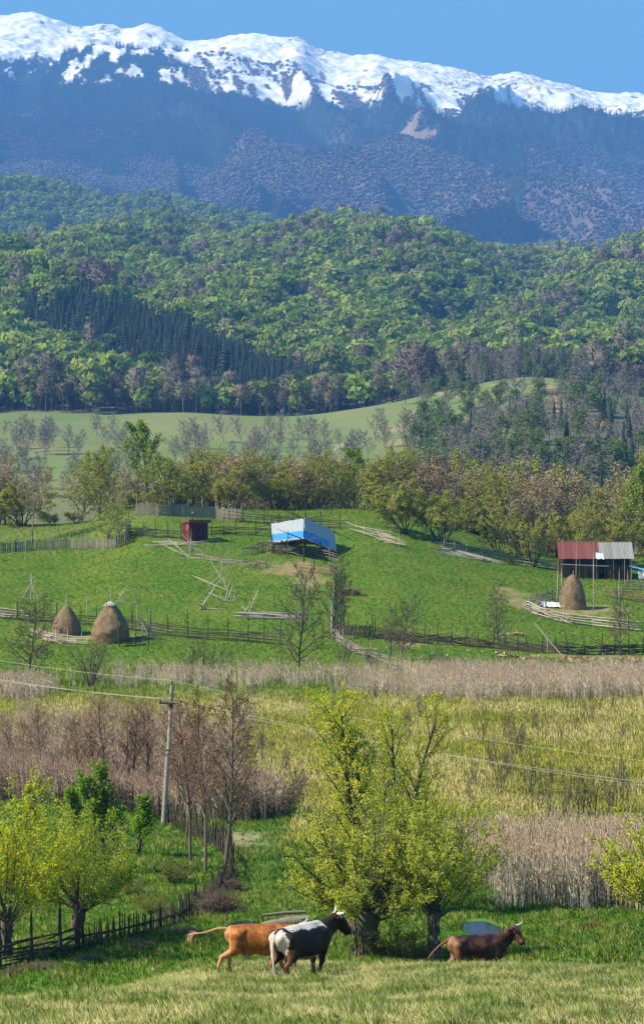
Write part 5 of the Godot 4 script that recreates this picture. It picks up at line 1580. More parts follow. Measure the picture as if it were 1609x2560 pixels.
func build_near_trees():
	var tall := func(p: Vector3, top: float) -> float: return (1280.0 - top) / F * -p.z - p.y
	# [u, v of the foot, v of the top, head height, bole radius, shoots, spread, colours, label]
	var k := 0
	for a in [
		[905, 2398, 1905, 1.55, 0.36, 50, 88.0, WILLOW, "broad pollard willow with thick dark bole behind the black and white cow", Vector3(0.12, 0, 0)],
		[1085, 2404, 1925, 1.62, 0.17, 34, 66.0, WILLOW, "slim pollard willow with straight split bole beside the brown cow", Vector3.ZERO],
		[13, 2400, 1925, 1.25, 0.17, 32, 62.0, YELLOW, "yellow pollard willow behind the rail end of the fence", Vector3(0.05, 0, 0)],
		[195, 2358, 1975, 1.2, 0.19, 32, 68.0, WILLOW, "pollard willow standing in the line of the picket fence", Vector3(0.02, 0, 0)],
		[1655, 2390, 1985, 1.3, 0.2, 26, 60.0, YELLOW, "yellow willow partly in view beside the reed bed", Vector3.ZERO]]:
		var p := seen(a[0], a[1], 60, 90)
		var h: float = tall.call(p, a[2])
		var m := make_tree(willow_cfg(h, a[3], a[4], a[7], {"shoots": a[5], "spread": a[6], "lean": a[9], "leaf": [17, 0.078, 0.036] if k != 2 else [20, 0.08, 0.038]}), 500 + k)
		plant_tree("willow_tree", m, p, 0.0, Vector3.ONE, a[8], "tree", "", "foliage")
		k += 1
	# a taller willow behind the pair
	var p := on((955 - 804.5) / F * 84.0, 84.0)
	var m := make_tree(bare_cfg(tall.call(p, 1728), 0.13, {"stems": 5, "splay": 0.28, "n": [17, 6, 3], "from": [0.25, 0.15, 0.1], "taper": 0.35, "leaf": [18, 0.085, 0.038], "cols": YELLOW, "leafmat": "leaves", "ang": [34.0, 34.0, 36.0], "ratio": [0.28, 0.5, 0.5]}), 520)
	plant_tree("willow_tree", m, p, 0.4, Vector3.ONE, "tall yellow green willow rising behind the two pollards", "tree", "", "foliage")
	# young poplars inside the fence
	k = 0
	for a in [[303, 2180, 1915, 1.5, "tall bright green young poplar inside the fenced orchard"], [200, 2120, 1955, 1.3, "small bright green poplar beside the yellow willow's crown"], [345, 2135, 1985, 1.5, "low bright green poplar beside the utility pole's fence"], [262, 2170, 1935, 1.4, "narrow bright green poplar next to the tallest one"], [95, 2130, 1960, 1.1, "yellow green young tree behind the yellow willow"]]:
		p = seen(a[0], a[1], 80, 125)
		m = make_tree(bare_cfg(tall.call(p, a[2]), 0.06, {"n": [26, 6], "from": [0.28, 0.15], "ang": [30.0, 34.0], "ratio": [0.30, 0.45], "up": [0.02, 0.12, 0.05], "leaf": [17, 0.09, 0.06], "cols": LIME if k < 4 else YELLOW, "leafmat": "leaves", "thin": 0.006}), 540 + k)
		plant_tree("poplar_tree", m, p, k * 1.1, Vector3(a[3], 1, a[3]), a[4], "tree", "", "foliage")
		k += 1
	# brown alders hung with last year's cones
	var al := []
	for q in 4: al.append(make_tree(bare_cfg(8, 0.085, {"n": [20, 7, 4], "from": [0.34, 0.2, 0.15], "leaf": [8, 0.06, 0.035], "cols": [Color(0.25, 0.13, 0.075), Color(0.19, 0.10, 0.06), Color(0.30, 0.18, 0.10)], "bark": Color(0.16, 0.115, 0.09), "ang": [40.0, 40.0, 40.0], "ratio": [0.28, 0.5, 0.5], "stems": 1, "wander": 0.055}), 560 + q))
	al.append(make_tree(bare_cfg(8, 0.095, {"wander": 0.06, "n": [26, 8, 5], "from": [0.30, 0.15, 0.15], "leaf": [8, 0.06, 0.035], "cols": [Color(0.25, 0.15, 0.085), Color(0.19, 0.12, 0.07)], "bark": Color(0.13, 0.10, 0.08), "ang": [46.0, 40.0, 40.0], "ratio": [0.34, 0.5, 0.5]}), 570))
	al.append(make_tree(bare_cfg(4, 0.05, {"stems": 9, "splay": 0.75, "n": [12, 5], "from": [0.15, 0.1], "ang": [40.0, 40.0], "ratio": [0.34, 0.5], "up": [0.0, 0.05, 0.03], "leaf": [6, 0.09, 0.05], "cols": [Color(0.20, 0.14, 0.10), Color(0.16, 0.12, 0.09)], "bark": Color(0.14, 0.11, 0.09)}), 580))
	var where := [[558, 2205, 1726, 4, 1.0, "largest brown alder at the corner of the picket fence", 85, 110], [512, 2190, 1748, 0, 1.0, "brown alder beside the largest one inside the fence", 85, 115], [476, 2160, 1752, 1, 1.0, "slender brown alder third from the fence corner", 85, 118], [462, 2130, 1772, 2, 0.7, "thin brown alder just past the utility pole", 85, 118], [362, 2044, 1775, 3, 0.8, "thin brown alder close behind the utility pole", 118, 140], [385, 2046, 1765, 0, 0.9, "slim brown alder behind the utility pole's foot", 118, 140], [335, 2036, 1758, 1, 1.1, "brown alder behind the dark back fence by the pole", 118, 140], [265, 2000, 1742, 2, 1.3, "bushy red brown alder behind the back fence", 118, 140], [195, 1985, 1795, 3, 1.2, "red brown alder behind the poplars and back fence", 118, 140], [100, 1972, 1772, 0, 1.1, "brown alder behind the yellow willow and back fence", 118, 140], [30, 1965, 1800, 1, 1.1, "dark brown alder at the far end of the back fence", 118, 140], [310, 2020, 1785, 3, 1.1, "small brown alder between two taller ones behind the back fence", 118, 140], [230, 1990, 1800, 1, 1.2, "low brown alder among those behind the back fence", 118, 140], [470, 2050, 1780, 2, 1.3, "brown alder rising over the reeds behind the fence bend", 112, 140], [150, 1975, 1810, 2, 1.2, "thin brown alder beside the reeds behind the back fence", 118, 140], [65, 1960, 1805, 3, 1.2, "short brown alder before the reeds behind the back fence", 118, 140]]
	for a in where:
		p = seen(a[0], a[1], a[6], a[7])
		var s: float = tall.call(p, a[2]) / 8.0
		plant_tree("alder_tree", al[a[3]], p, rng.randf() * TAU, Vector3(s * a[4], s, s * a[4]), a[5], "tree", "", "cones_and_twigs")
	for a in [[660, 2045, 1900, 1.3, "wide bare brown bush at the marsh edge by the track"], [600, 2040, 1915, 1.1, "bare brown bush between the big alder and the marsh"], [705, 2035, 1940, 0.9, "low bare brown bush at the end of the tan reeds"]]:
		p = seen(a[0], a[1], 100, 130)
		var s: float = tall.call(p, a[2]) / 4.0
		plant_tree("bare_bush", al[5], p, rng.randf() * TAU, Vector3(s * a[3], s, s * a[3]), a[4], "bush", "", "twigs")
	# leafy bush at the willow's foot, and little shrubs in the orchard
	var bush := make_tree(bare_cfg(1.6, 0.022, {"stems": 16, "splay": 0.75, "n": [9, 4], "from": [0.15, 0.1], "ang": [38.0, 40.0], "ratio": [0.4, 0.5], "up": [0.0, 0.04, 0.02], "leaf": [7, 0.05, 0.03], "cols": [Color(0.27, 0.27, 0.05), Color(0.21, 0.21, 0.05), Color(0.30, 0.24, 0.08)], "leafmat": "leaves", "thin": 0.004}), 590)
	for a in [[975, 2400, 0.95, "rounded yellow green bush at the foot of the broad willow"], [1030, 2402, 0.65, "small yellow green bush between the two willow boles"], [440, 2210, 0.9, "small pale shrub inside the fenced orchard"], [380, 2290, 0.7, "yellow green shrub just inside the picket fence"], [330, 2240, 0.6, "low shrub in the middle of the fenced orchard"]]:
		p = seen(a[0], a[1], 62, 115)
		plant_tree("leafy_bush", bush, p, rng.randf() * TAU, Vector3(a[2], a[2], a[2]), a[3], "bush", "", "foliage")

func in_pond(x: float, d: float) -> bool:
	for q in PONDS:
		if pow((x - q[0]) / (q[2] * 1.15), 2.0) + pow((d + 1.3 - q[1]) / (q[3] + 1.9), 2.0) < 1.0 + 0.4 * n_soft.get_noise_2d(x * 0.8 + 3.0, d * 0.5): return true
	return false

func build_near_things():
	for a in PONDS:
		var g := Geo.new()
		var rim := []
		for k in 40:
			var w := TAU * k / 40.0
			var q := 1.08 + 0.2 * n_soft.get_noise_2d(cos(w) * 1.3 + a[0], sin(w) * 1.3) + 0.07 * sin(w * 5.0)
			rim.append(Vector3(cos(w) * a[2] * q, 0, sin(w) * a[3] * q))
		for k in 40: g.tri(Vector3.ZERO, rim[k], rim[(k + 1) % 40], Vector3.UP, Color(1, 1, 1))
		structure("pond", g.mesh(M.water)).position = Vector3(a[0], -15.09, -a[1])
	# near fence: rails at its lower end, then pickets that climb to the corner
	rail_fence("dark rail fence at the lower end of the orchard fence", trace([-60, 2438, 0, 2426, 80, 2406, 150, 2392, 190, 2378], 58, 85), 0.85, 4, 1.5, "wood_dark", 0.03, 0.35, 0.03)
	picket_fence("dark leaning picket fence climbing beside the hollow", trace([196, 2376, 300, 2356, 400, 2328, 450, 2308, 490, 2280, 530, 2250, 560, 2222, 582, 2195], 60, 100), 0.58, 0.125, 0.05, "wood_dark", 0.035, false)
	picket_fence("dark back fence of the orchard below the alders", trace([584, 2192, 575, 2150, 540, 2118, 470, 2085, 400, 2052, 330, 2034, 250, 2020, 150, 2000, 60, 1984, -40, 1970], 80, 135), 0.8, 0.19, 0.065, "wood_dark", 0.05, false)
	utility_pole()
	log_and_brush()
	cows()

func utility_pole():
	var p := seen(409, 2062, 90, 130)
	var d := -p.z
	var t := thing("utility_pole", "leaning grey utility pole with short crossarm and insulators", "utility pole", p)
	var s := d / F
	var top := Vector3(21.0 * s, 348.0 * s, 0.0)
	var mid := top * 0.52
	var g := Geo.new()
	g.tube(PackedVector3Array([Vector3(-0.02, -0.4, 0), mid]), PackedFloat32Array([0.135, 0.12]), 12, Color(0.46, 0.42, 0.36), true)
	part("lower_post", g.mesh(M.weathered_wood), t)
	g = Geo.new()
	g.tube(PackedVector3Array([mid + Vector3(0.03, -0.25, 0), top]), PackedFloat32Array([0.115, 0.095]), 12, Color(0.50, 0.455, 0.39), true)
	part("upper_post", g.mesh(M.weathered_wood), t)
	var band := Geo.new()
	for f in [0.50, 0.535]: band.tube(PackedVector3Array([top * f + Vector3(0.01, 0, 0), top * f + Vector3(0.012, 0.06, 0)]), PackedFloat32Array([0.135, 0.135]), 12, Color(0.08, 0.075, 0.07), true)
	part("clamp", band.mesh(M.bark), t)
	var arm := top - Vector3(3.5 * s, 44.0 * s, -0.10)
	g = Geo.new()
	g.tube(PackedVector3Array([arm + Vector3(-28.0 * s, 1.5 * s, 0), arm, arm + Vector3(28.0 * s, 0.0, 0)]), PackedFloat32Array([0.04, 0.055, 0.035]), 6, Color(0.05, 0.045, 0.04), true)
	g.tube(PackedVector3Array([arm + Vector3(0, -10.0 * s, 0), arm + Vector3(0, 1.0 * s, 0)]), PackedFloat32Array([0.13, 0.13]), 8, Color(0.045, 0.04, 0.038), true)
	part("crossarm", g.mesh(M.bark), t)
	var tips := [top + Vector3(0, 12.0 * s, 0), arm + Vector3(-25.0 * s, 10.0 * s, 0), arm + Vector3(26.0 * s, 9.0 * s, 0)]
	for q in tips:
		g = Geo.new()
		g.tube(PackedVector3Array([q - Vector3(0, 12.0 * s, 0), q - Vector3(0, 9.0 * s, 0), q - Vector3(0, 8.5 * s, 0), q - Vector3(0, 5.0 * s, 0), q - Vector3(0, 3.5 * s, 0), q]), PackedFloat32Array([0.014, 0.014, 0.045, 0.055, 0.035, 0.028]), 8, Color(0.06, 0.05, 0.05), true)
		part("insulator", g.mesh(M.bark), t)
	# the wires run on to poles outside the picture
	var ends := [[-420, 1556, 150.0, 2080, 1950, 96.0], [-420, 1598, 150.0, 2080, 2004, 96.0], [-420, 1612, 150.0, 2080, 2018, 96.0]]
	for k in 3:
		var o := thing("power_line", ["upper pale overhead wire fixed to the top of the pole", "middle pale overhead wire on the crossarm", "lower pale overhead wire on the crossarm"][k], "wire", p)
		for e in 2:
			var far := at(ends[k][0 + 3 * e], ends[k][1 + 3 * e], ends[k][2 + 3 * e]) - p
			var near: Vector3 = tips[[0, 1, 2][k]] + Vector3(0, 0.02, 0)
			var pts := PackedVector3Array(); var rads := PackedFloat32Array()
			for q in 25:
				var f := q / 24.0
				pts.append(near.lerp(far, f) - Vector3(0, 0.55 * 4.0 * f * (1.0 - f), 0)); rads.append(0.007)
			g = Geo.new()
			g.tube(pts, rads, 5, Color(0.50, 0.50, 0.40))
			part("span", g.mesh(M.rusty_metal), o)

func log_and_brush():
	var p := seen(715, 2318, 66, 95)
	var t := thing("fallen_log", "weathered grey tree trunk lying across the hollow", "log", p)
	var g := Geo.new()
	var s := -p.z / F
	g.tube(PackedVector3Array([Vector3(-60 * s, 0.10, 0.2), Vector3(-20 * s, 0.17, 0.1), Vector3(20 * s, 0.2, 0), Vector3(58 * s, 0.22, -0.1)]), PackedFloat32Array([0.11, 0.17, 0.2, 0.19]), 10, Color(0.36, 0.31, 0.25), true)
	for k in 14: g.tube(PackedVector3Array([Vector3(-40 + k * 6.0, 0, 0) * s + Vector3(0, 0.30 + 0.04 * sin(k), 0.12), Vector3(-22 + k * 6.0, 0, 0) * s + Vector3(0, 0.33 + 0.04 * cos(k), 0.12)]), PackedFloat32Array([0.012, 0.008]), 4, Color(0.22, 0.18, 0.14))
	part("bole", g.mesh(M.weathered_wood), t)
	g = Geo.new()
	g.tube(PackedVector3Array([Vector3(-62 * s, 0.34, -0.5), Vector3(0, 0.42, -0.6), Vector3(48 * s, 0.44, -0.65)]), PackedFloat32Array([0.05, 0.07, 0.06]), 7, Color(0.30, 0.25, 0.2), true)
	part("branch", g.mesh(M.weathered_wood), t)
	# dead bramble and cut brush along the fence
	for a in [[545, 2290, 44, 60, 1500, "tangled heap of brown brush at the fence corner"], [450, 2340, 60, 22, 900, "low brown brambles under the picket fence"], [350, 2372, 60, 18, 900, "dry brown brambles before the picket fence's middle"], [225, 2405, 50, 18, 800, "dry bramble clump at the fence-line willow's foot"], [100, 2425, 70, 20, 900, "grey brown brambles before the rail fence"], [580, 2230, 26, 34, 500, "upright brush stacked against the corner post"], [1490, 2318, 60, 16, 900, "rust brown sedge tussock at the edge of the reed bed"], [1390, 2318, 40, 8, 400, "short tan tussock between the pond and the reeds"], [1180, 2270, 40, 10, 400, "brown tussock beside the slim willow's crown"], [30, 2440, 50, 20, 600, "dry weeds at the lower end of the rail fence"], [870, 2330, 70, 26, 800, "grey dead branches about the broad willow's foot"]]:
		p = seen(a[0], a[1], 56, 105)
		t = thing("brush_heap", a[5], "brush", p)
		var w: float = a[2] / F * -p.z; var hh: float = a[3] / F * -p.z
		g = Geo.new()
		var rust: bool = "rust" in a[5] or "tussock" in a[5]
		for k in a[4]:
			var x := clampf(rng.randfn() * 0.45, -1.0, 1.0); var z := clampf(rng.randfn() * 0.4, -1.0, 1.0)
			var b := on(p.x + x * w, -p.z + z * minf(w * 0.5, 0.7)) - p + Vector3(0, hh * rng.randf() * maxf(0.1, 1.0 - x * x) * (0.2 if rust else 0.7), 0)
			var o := (Vector3(rng.randfn(), rng.randf() * (2.4 if rust else 1.0), rng.randfn()).normalized()) * hh * rng.randf_range(0.4, 1.0)
			var m := b + o * 0.5 + Vector3(rng.randfn(), rng.randfn(), rng.randfn()) * hh * 0.08
			g.tube(PackedVector3Array([b, m, b + o]), PackedFloat32Array([0.009, 0.007, 0.003]), 3, tint(Color(0.26, 0.14, 0.07) if rust else Color(0.21, 0.155, 0.12), rng.randf_range(0.6, 1.4)))
		var q := part("twigs", g.mesh(M.bark), t)
		q.set_meta("kind", "stuff")

# ---------------------------------------------------------------- cows
class Body:      # a field of tapered bones, meshed as surface nets
	var lo := Vector3(-1.15, -0.02, -0.62)
	var cell := 0.023
	var nx := 0; var ny := 0; var nz := 0
	var f := PackedFloat32Array()
	func start(hi: Vector3):
		nx = int((hi.x - lo.x) / cell) + 1; ny = int((hi.y - lo.y) / cell) + 1; nz = int((hi.z - lo.z) / cell) + 1
		f.resize(nx * ny * nz)
		f.fill(9.0)
	func bone(a: Vector3, b: Vector3, ra: float, rb: float, k := 0.06, zs := 1.0):
		var m := maxf(ra, rb) + k + 0.03
		var mz := maxf(ra, rb) / zs + k + 0.03
		var x0 := maxi(0, int((minf(a.x, b.x) - m - lo.x) / cell)); var x1 := mini(nx - 1, int((maxf(a.x, b.x) + m - lo.x) / cell))
		var y0 := maxi(0, int((minf(a.y, b.y) - m - lo.y) / cell)); var y1 := mini(ny - 1, int((maxf(a.y, b.y) + m - lo.y) / cell))
		var z0 := maxi(0, int((minf(a.z, b.z) - mz - lo.z) / cell)); var z1 := mini(nz - 1, int((maxf(a.z, b.z) + mz - lo.z) / cell))
		var az := a.z * zs
		var e := Vector3(b.x - a.x, b.y - a.y, (b.z - a.z) * zs)
		var ee := maxf(e.length_squared(), 1e-6)
		for z in range(z0, z1 + 1):
			for y in range(y0, y1 + 1):
				var row := (z * ny + y) * nx
				for x in range(x0, x1 + 1):
					var p := Vector3(lo.x + x * cell - a.x, lo.y + y * cell - a.y, (lo.z + z * cell) * zs - az)
					var t := clampf(p.dot(e) / ee, 0.0, 1.0)
					var d := (p - e * t).length() - lerpf(ra, rb, t)
					var o := f[row + x]
					var h := k - absf(o - d)
					f[row + x] = minf(o, d) - (h * h / (4.0 * k) if h > 0.0 else 0.0)
	func mesh_into(g: Geo, paint: Callable):
		var id := PackedInt32Array()
		id.resize(nx * ny * nz)
		id.fill(-1)
		var st := [1, nx, nx * ny]
		for z in nz - 1:
			for y in ny - 1:
				for x in nx - 1:
					var c := (z * ny + y) * nx + x
					if absf(f[c]) > 0.075: continue
					var s := 0
					var sum := Vector3.ZERO; var n := 0
					for q in 8:
						if f[c + (q & 1) + ((q >> 1) & 1) * nx + ((q >> 2) & 1) * nx * ny] < 0.0: s += 1
					if s == 0 or s == 8: continue
					for ax in 3:
						var u := (ax + 1) % 3; var w := (ax + 2) % 3
						for q in 4:
							var o := Vector3.ZERO
							o[u] = q & 1; o[w] = q >> 1
							var i0 := c + int(o.x) + int(o.y) * nx + int(o.z) * nx * ny
							var a := f[i0]; var b := f[i0 + st[ax]]
							if (a < 0.0) != (b < 0.0):
								o[ax] = a / (a - b)
								sum += o; n += 1
					var p := lo + (Vector3(x, y, z) + sum / n) * cell
					id[c] = g.v.size()
					g.v.append(p)
					var gr := Vector3(f[c + 1] - f[c], f[c + nx] - f[c], f[c + nx * ny] - f[c])
					if x > 0 and y > 0 and z > 0: gr += Vector3(f[c] - f[c - 1], f[c] - f[c - nx], f[c] - f[c - nx * ny])
					g.n.append(gr.normalized())
					g.c.append(paint.call(p))
		for z in range(1, nz - 1):
			for y in range(1, ny - 1):
				for x in range(1, nx - 1):
					var c := (z * ny + y) * nx + x
					if absf(f[c]) > 0.05: continue
					for ax in 3:
						if (f[c] < 0.0) == (f[c + st[ax]] < 0.0): continue
						var u: int = st[(ax + 1) % 3]; var w: int = st[(ax + 2) % 3]
						var i := [id[c], id[c - u], id[c - u - w], id[c - w]]
						if i.has(-1): continue
						var nr: Vector3 = g.n[i[0]]
						var cr := (g.v[i[2]] - g.v[i[0]]).cross(g.v[i[1]] - g.v[i[0]])
						if cr.dot(nr) >= 0.0: g.i.append_array(PackedInt32Array([i[0], i[1], i[2], i[0], i[2], i[3]]))
						else: g.i.append_array(PackedInt32Array([i[0], i[2], i[1], i[0], i[3], i[2]]))

# legs: for each of hind near/far, fore near/far, how far the foot is forward and up; head: turn and nod; tail: a run of points
func make_cow(label: String, p: Vector3, yaw: float, size: float, legs: Array, neck_up: float, turn: float, tail: Array, paint: Callable, tail_col: Color, tuft_col: Color, horn_len: float):
	var t := thing("cow", label, "cow", p, yaw, "")
	t.scale = Vector3.ONE * size
	var b := Body.new()
	b.start(Vector3(1.62, 1.72, 0.62))
	# barrel, chest, loin and rump; z is narrower than y
	b.bone(Vector3(0.50, 0.90, 0), Vector3(0.10, 0.87, 0), 0.31, 0.37, 0.08, 1.22)
	b.bone(Vector3(0.10, 0.86, 0), Vector3(-0.32, 0.89, 0), 0.38, 0.35, 0.08, 1.18)
	b.bone(Vector3(-0.32, 0.95, 0), Vector3(-0.70, 1.00, 0), 0.30, 0.24, 0.08, 1.1)
	b.bone(Vector3(-0.78, 1.17, 0), Vector3(0.42, 1.20, 0), 0.06, 0.075, 0.09)
	b.bone(Vector3(-0.48, 1.13, -0.20), Vector3(-0.48, 1.13, 0.20), 0.075, 0.075, 0.08)
	b.bone(Vector3(-0.84, 1.06, -0.11), Vector3(-0.84, 1.06, 0.11), 0.09, 0.09, 0.07)
	b.bone(Vector3(0.60, 0.78, 0), Vector3(0.62, 0.66, 0), 0.20, 0.12, 0.1, 1.2)
	for s in 4:
		var sd := 1.0 if s % 2 == 0 else -1.0
		var fx: float = legs[s][0]; var fy: float = legs[s][1]
		if s < 2:
			b.bone(Vector3(-0.62, 1.0, 0.15 * sd), Vector3(-0.60 + fx * 0.2, 0.68, 0.19 * sd), 0.21, 0.145, 0.07)
			var st := Vector3(-0.54 + fx * 0.25, 0.66, 0.19 * sd)
			var hk := Vector3(-0.76 + fx * 0.62, 0.47 + fy * 0.6, 0.17 * sd)
			var ft := Vector3(-0.72 + fx * 1.0, 0.13 + fy, 0.165 * sd)
			b.bone(st, hk, 0.125, 0.066, 0.05)
			b.bone(hk, ft, 0.058, 0.043, 0.03)
			b.bone(ft, ft + Vector3(0.055, -0.09, 0), 0.045, 0.055, 0.03)
		else:
			b.bone(Vector3(0.50, 1.02, 0.14 * sd), Vector3(0.46 + fx * 0.15, 0.70, 0.18 * sd), 0.16, 0.125, 0.07)
			var el := Vector3(0.44 + fx * 0.15, 0.68, 0.18 * sd)
			var kn := Vector3(0.47 + fx * 0.75 + fy * 0.5, 0.39 + fy * 0.4, 0.165 * sd)
			var ft := Vector3(0.46 + fx * 1.0, 0.13 + fy, 0.16 * sd)
			b.bone(el, kn, 0.105, 0.062, 0.05)
			b.bone(kn, ft, 0.056, 0.043, 0.03)
			b.bone(ft, ft + Vector3(0.05, -0.09, 0), 0.045, 0.056, 0.03)
	# neck and head, the head turned about the poll
	var poll := Vector3(0.98, 1.16 + neck_up, 0.0)
	var side := Vector3(sin(turn) * 0.06, 0, sin(turn) * 0.16)
	poll += side
	b.bone(Vector3(0.55, 1.02, 0), poll + Vector3(-0.08, -0.06, 0), 0.235, 0.135, 0.09, 1.25)
	b.bone(Vector3(0.60, 0.80, 0), poll + Vector3(0.0, -0.20, 0), 0.15, 0.08, 0.09, 1.5)
	var fw := Vector3(cos(turn), 0, sin(turn))
	var dn := (fw * 0.62 + Vector3(0, -0.78, 0)).normalized()
	var acr := Vector3(-fw.z, 0, fw.x)
	var muz := poll + dn * 0.43
	b.bone(poll, poll + dn * 0.20, 0.125, 0.115, 0.05)
	b.bone(poll + dn * 0.18, muz, 0.105, 0.078, 0.05)
	b.bone(muz - acr * 0.03, muz + acr * 0.03, 0.072, 0.072, 0.03)
	b.bone(poll + Vector3(0, -0.12, 0) - fw * 0.03, muz + Vector3(0, -0.05, 0) - fw * 0.05, 0.085, 0.055, 0.05)
	b.bone(poll + acr * 0.09 + dn * 0.10, poll - acr * 0.09 + dn * 0.10, 0.05, 0.05, 0.04)
	# udder
	b.bone(Vector3(-0.42, 0.58, 0), Vector3(-0.30, 0.57, 0), 0.12, 0.10, 0.05)
	for s in [-1.0, 1.0]:
		for x in [-0.44, -0.33]: b.bone(Vector3(x, 0.50, 0.07 * s), Vector3(x, 0.41, 0.075 * s), 0.03, 0.024, 0.02)
	var g := Geo.new()
	b.mesh_into(g, paint)
	# ears
	for s in [-1.0, 1.0]:
		var e0: Vector3 = poll + acr * 0.10 * s + dn * 0.04
		var e1: Vector3 = e0 + (acr * s * 0.9 + Vector3(0, 0.15, 0) - fw * 0.35).normalized() * 0.20
		g.tube(PackedVector3Array([e0, e0.lerp(e1, 0.35), e0.lerp(e1, 0.7), e1]), PackedFloat32Array([0.025, 0.055, 0.05, 0.008]), 7, paint.call(poll))
	# tail, continuous with the rump
	var tp := PackedVector3Array([Vector3(-0.80, 1.14, 0)]); var tr := PackedFloat32Array([0.055])
	for k in tail.size():
		tp.append(tail[k]); tr.append(lerpf(0.042, 0.016, float(k) / tail.size()))
	g.tube(tp, tr, 8, tail_col)
	var end: Vector3 = tail[-1]
	var dirn: Vector3 = (tail[-1] - tail[-2]).normalized()
	for k in 70:
		var o := (dirn + Vector3(rng.randfn(), rng.randfn() - 0.5, rng.randfn()) * 0.3).normalized()
		g.tube(PackedVector3Array([end - dirn * 0.06, end + o * 0.14, end + o * rng.randf_range(0.2, 0.32) + Vector3(0, -0.05, 0)]), PackedFloat32Array([0.010, 0.009, 0.002]), 3, tint(tuft_col, rng.randf_range(0.7, 1.2)))
	part("body", g.mesh(M.coat), t)
	for s in [-1.0, 1.0]:
		var h := Geo.new()
		var h0: Vector3 = poll + acr * 0.085 * s + Vector3(0, 0.07, 0)
		h.tube(PackedVector3Array([h0, h0 + acr * s * horn_len * 0.4 + Vector3(0, 0.015, 0) + fw * 0.03, h0 + acr * s * horn_len * 0.85 + Vector3(0, 0.05, 0) + fw * 0.07, h0 + acr * s * horn_len * 1.08 + Vector3(0, 0.13, 0) + fw * 0.09]), PackedFloat32Array([0.034, 0.030, 0.020, 0.004]), 8, Color(0.62, 0.57, 0.46))
		part("horn", h.mesh(M.horn), t)
		var ey := Geo.new()
		var ep: Vector3 = poll + dn * 0.12 + acr * 0.118 * s + fw * 0.05
		var pts := PackedVector3Array(); var rr := PackedFloat32Array()
		for k in 5:
			pts.append(ep + acr * s * lerpf(-0.02, 0.018, k / 4.0)); rr.append(0.022 * sin(PI * (k + 0.4) / 4.8))
		ey.tube(pts, rr, 8, Color(0.01, 0.008, 0.007), true)
		part("eye", ey.mesh(M.horn), t)
	var mz := Geo.new()
	for s in [-1.0, 1.0]: mz.tube(PackedVector3Array([muz + dn * 0.055 + acr * 0.03 * s + fw * 0.02, muz + dn * 0.078 + acr * 0.034 * s + fw * 0.024]), PackedFloat32Array([0.018, 0.012]), 7, Color(0.01, 0.008, 0.008), true)
	part("nostrils", mz.mesh(M.coat), t)
	return t

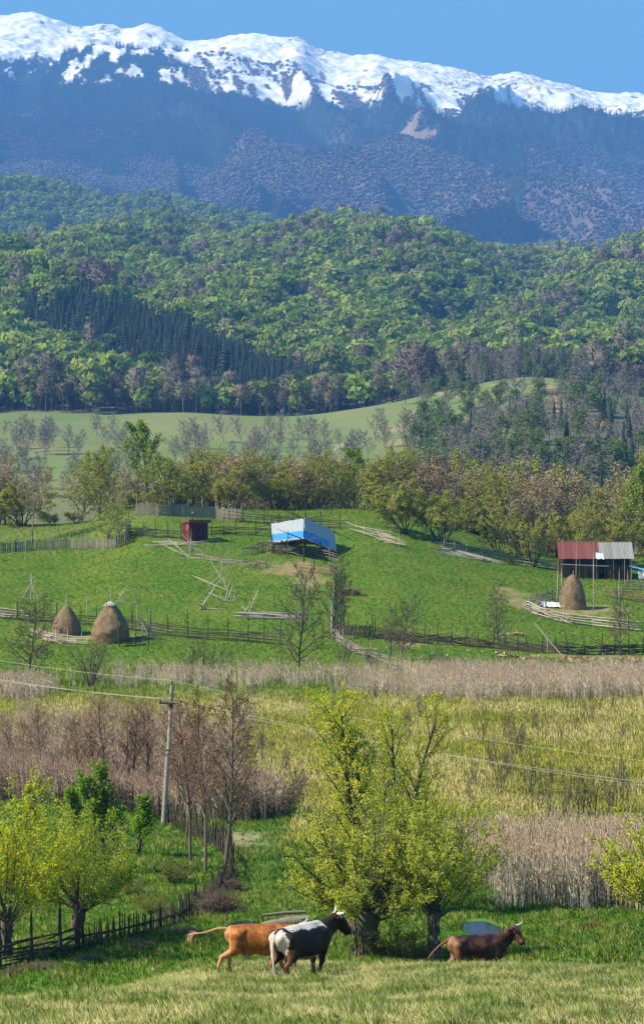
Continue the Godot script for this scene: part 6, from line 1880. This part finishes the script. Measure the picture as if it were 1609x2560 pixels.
func cows():
	var ct := plain("coat", Color(1, 1, 1), 0.62)
	ct.metallic_specular = 0.35
	plain("horn", Color(1, 1, 1), 0.4)
	var n := func(p: Vector3, s: float) -> float: return n_soft.get_noise_3d(p.x * s, p.y * s, p.z * s)
	var pink := Color(0.42, 0.27, 0.21)
	var orange := func(p: Vector3) -> Color:
		var c := Color(0.26, 0.075, 0.015).lerp(Color(0.40, 0.15, 0.035), clampf(0.5 + 0.8 * n.call(p, 4.0) + 0.5 * n.call(p, 13.0), 0.0, 1.0))
		c = c.lerp(Color(0.20, 0.055, 0.012), clampf(1.5 * n.call(p + Vector3(5, 0, 0), 9.0) + 0.6 * n.call(p, 24.0), 0.0, 0.75))
		if p.y < 0.5 and p.x > -0.60 and p.x < -0.15 and absf(p.z) < 0.16: return pink
		if p.y < 0.52: c = c.lerp(Color(0.40, 0.22, 0.10), 0.5)
		if p.y < 0.10: c = Color(0.10, 0.07, 0.05)
		if p.x > 0.95 and p.y > 1.1 and n.call(p, 6.0) > 0.15: c = Color(0.62, 0.52, 0.42)
		if p.x < -0.80: c = c.lerp(Color(0.48, 0.26, 0.12), 0.6)
		return c
	var pied := func(p: Vector3) -> Color:
		var c := Color(0.022, 0.013, 0.011)
		var w: float = n.call(p, 3.2) + 0.35 * n.call(p, 14.0)
		if p.y < 0.5 and p.x > -0.60 and p.x < -0.15 and absf(p.z) < 0.16: return pink
		if p.y < 0.09: return Color(0.03, 0.025, 0.02)
		if p.y > 1.19 + 0.07 * w and p.x > -0.62 and p.x < 0.5: c = Color(0.52, 0.47, 0.42)
		if p.x < -0.76 + 0.05 * w and absf(p.z) > 0.05 and p.y > 0.6: c = Color(0.60, 0.50, 0.42)
		elif p.x < -0.58 + 0.1 * w and p.y < 0.82 and p.y > 0.36 and absf(p.z) > 0.1: c = Color(0.20, 0.085, 0.04)
		if p.y < 0.58 and p.x > -0.4 and p.x < 0.35: c = Color(0.30, 0.2, 0.15)
		if p.y < 0.36 and p.y > 0.28 and p.x > 0.2 and w > 0.1: c = Color(0.5, 0.42, 0.36)
		if p.x > 0.9 and p.y > 1.27 and n.call(p + Vector3(3, 1, 0), 9.0) > 0.2: c = Color(0.62, 0.56, 0.5)
		return c
	var brown := func(p: Vector3) -> Color:
		var w: float = n.call(p, 3.5)
		var c := Color(0.026, 0.011, 0.008).lerp(Color(0.085, 0.034, 0.018), clampf(0.30 + 1.1 * w + 0.5 * n.call(p, 11.0), 0.0, 1.0))
		if p.y < 0.48 and p.x > -0.60 and p.x < -0.15 and absf(p.z) < 0.16: return Color(0.2, 0.12, 0.09)
		c = c.lerp(Color(0.27, 0.135, 0.065), smoothstep(-0.62, -0.80, p.x + 0.08 * w) * 0.9)
		if p.x > 1.0 and p.y > 1.0: c = c.lerp(Color(0.11, 0.05, 0.03), clampf(0.5 + w, 0.0, 1.0))
		if p.y < 0.09: c = Color(0.03, 0.025, 0.02)
		return c
	# running cow, tail held out behind, hind leg thrust back
	var p := seen(655, 2436, 40, 62)
	make_cow("orange brown horned cow trotting with its tail stretched out", p, deg_to_rad(4.0), 0.98, [[-0.42, 0.02], [-0.10, 0.0], [0.18, 0.0], [0.02, 0.12]], 0.02, 0.25, [Vector3(-0.95, 1.17, 0), Vector3(-1.15, 1.16, 0), Vector3(-1.4, 1.08, 0.01), Vector3(-1.62, 1.05, 0.02)], orange, Color(0.42, 0.24, 0.12), Color(0.45, 0.27, 0.14), 0.26)
	p = seen(757, 2454, 40, 62)
	make_cow("black and white horned cow seen from behind beside the orange one", p, deg_to_rad(48.0), 1.0, [[0.06, 0.0], [-0.08, 0.0], [-0.10, 0.10], [0.05, 0.0]], 0.14, 0.55, [Vector3(-0.90, 1.12, 0.0), Vector3(-0.97, 0.95, 0.01), Vector3(-0.97, 0.70, 0.02), Vector3(-0.96, 0.45, 0.03)], pied, Color(0.5, 0.44, 0.37), Color(0.55, 0.48, 0.40), 0.26)
	p = on(4.45, 63.2, 0.0)
	make_cow("dark brown horned cow standing in the grass with raised head", p, deg_to_rad(14.0), 1.0, [[0.05, 0.0], [-0.08, 0.0], [0.0, 0.0], [0.06, 0.0]], 0.25, 0.85, [Vector3(-0.95, 1.13, 0), Vector3(-1.15, 1.02, 0.02), Vector3(-1.38, 0.83, 0.05), Vector3(-1.52, 0.66, 0.08)], brown, Color(0.16, 0.075, 0.045), Color(0.06, 0.03, 0.02), 0.24)
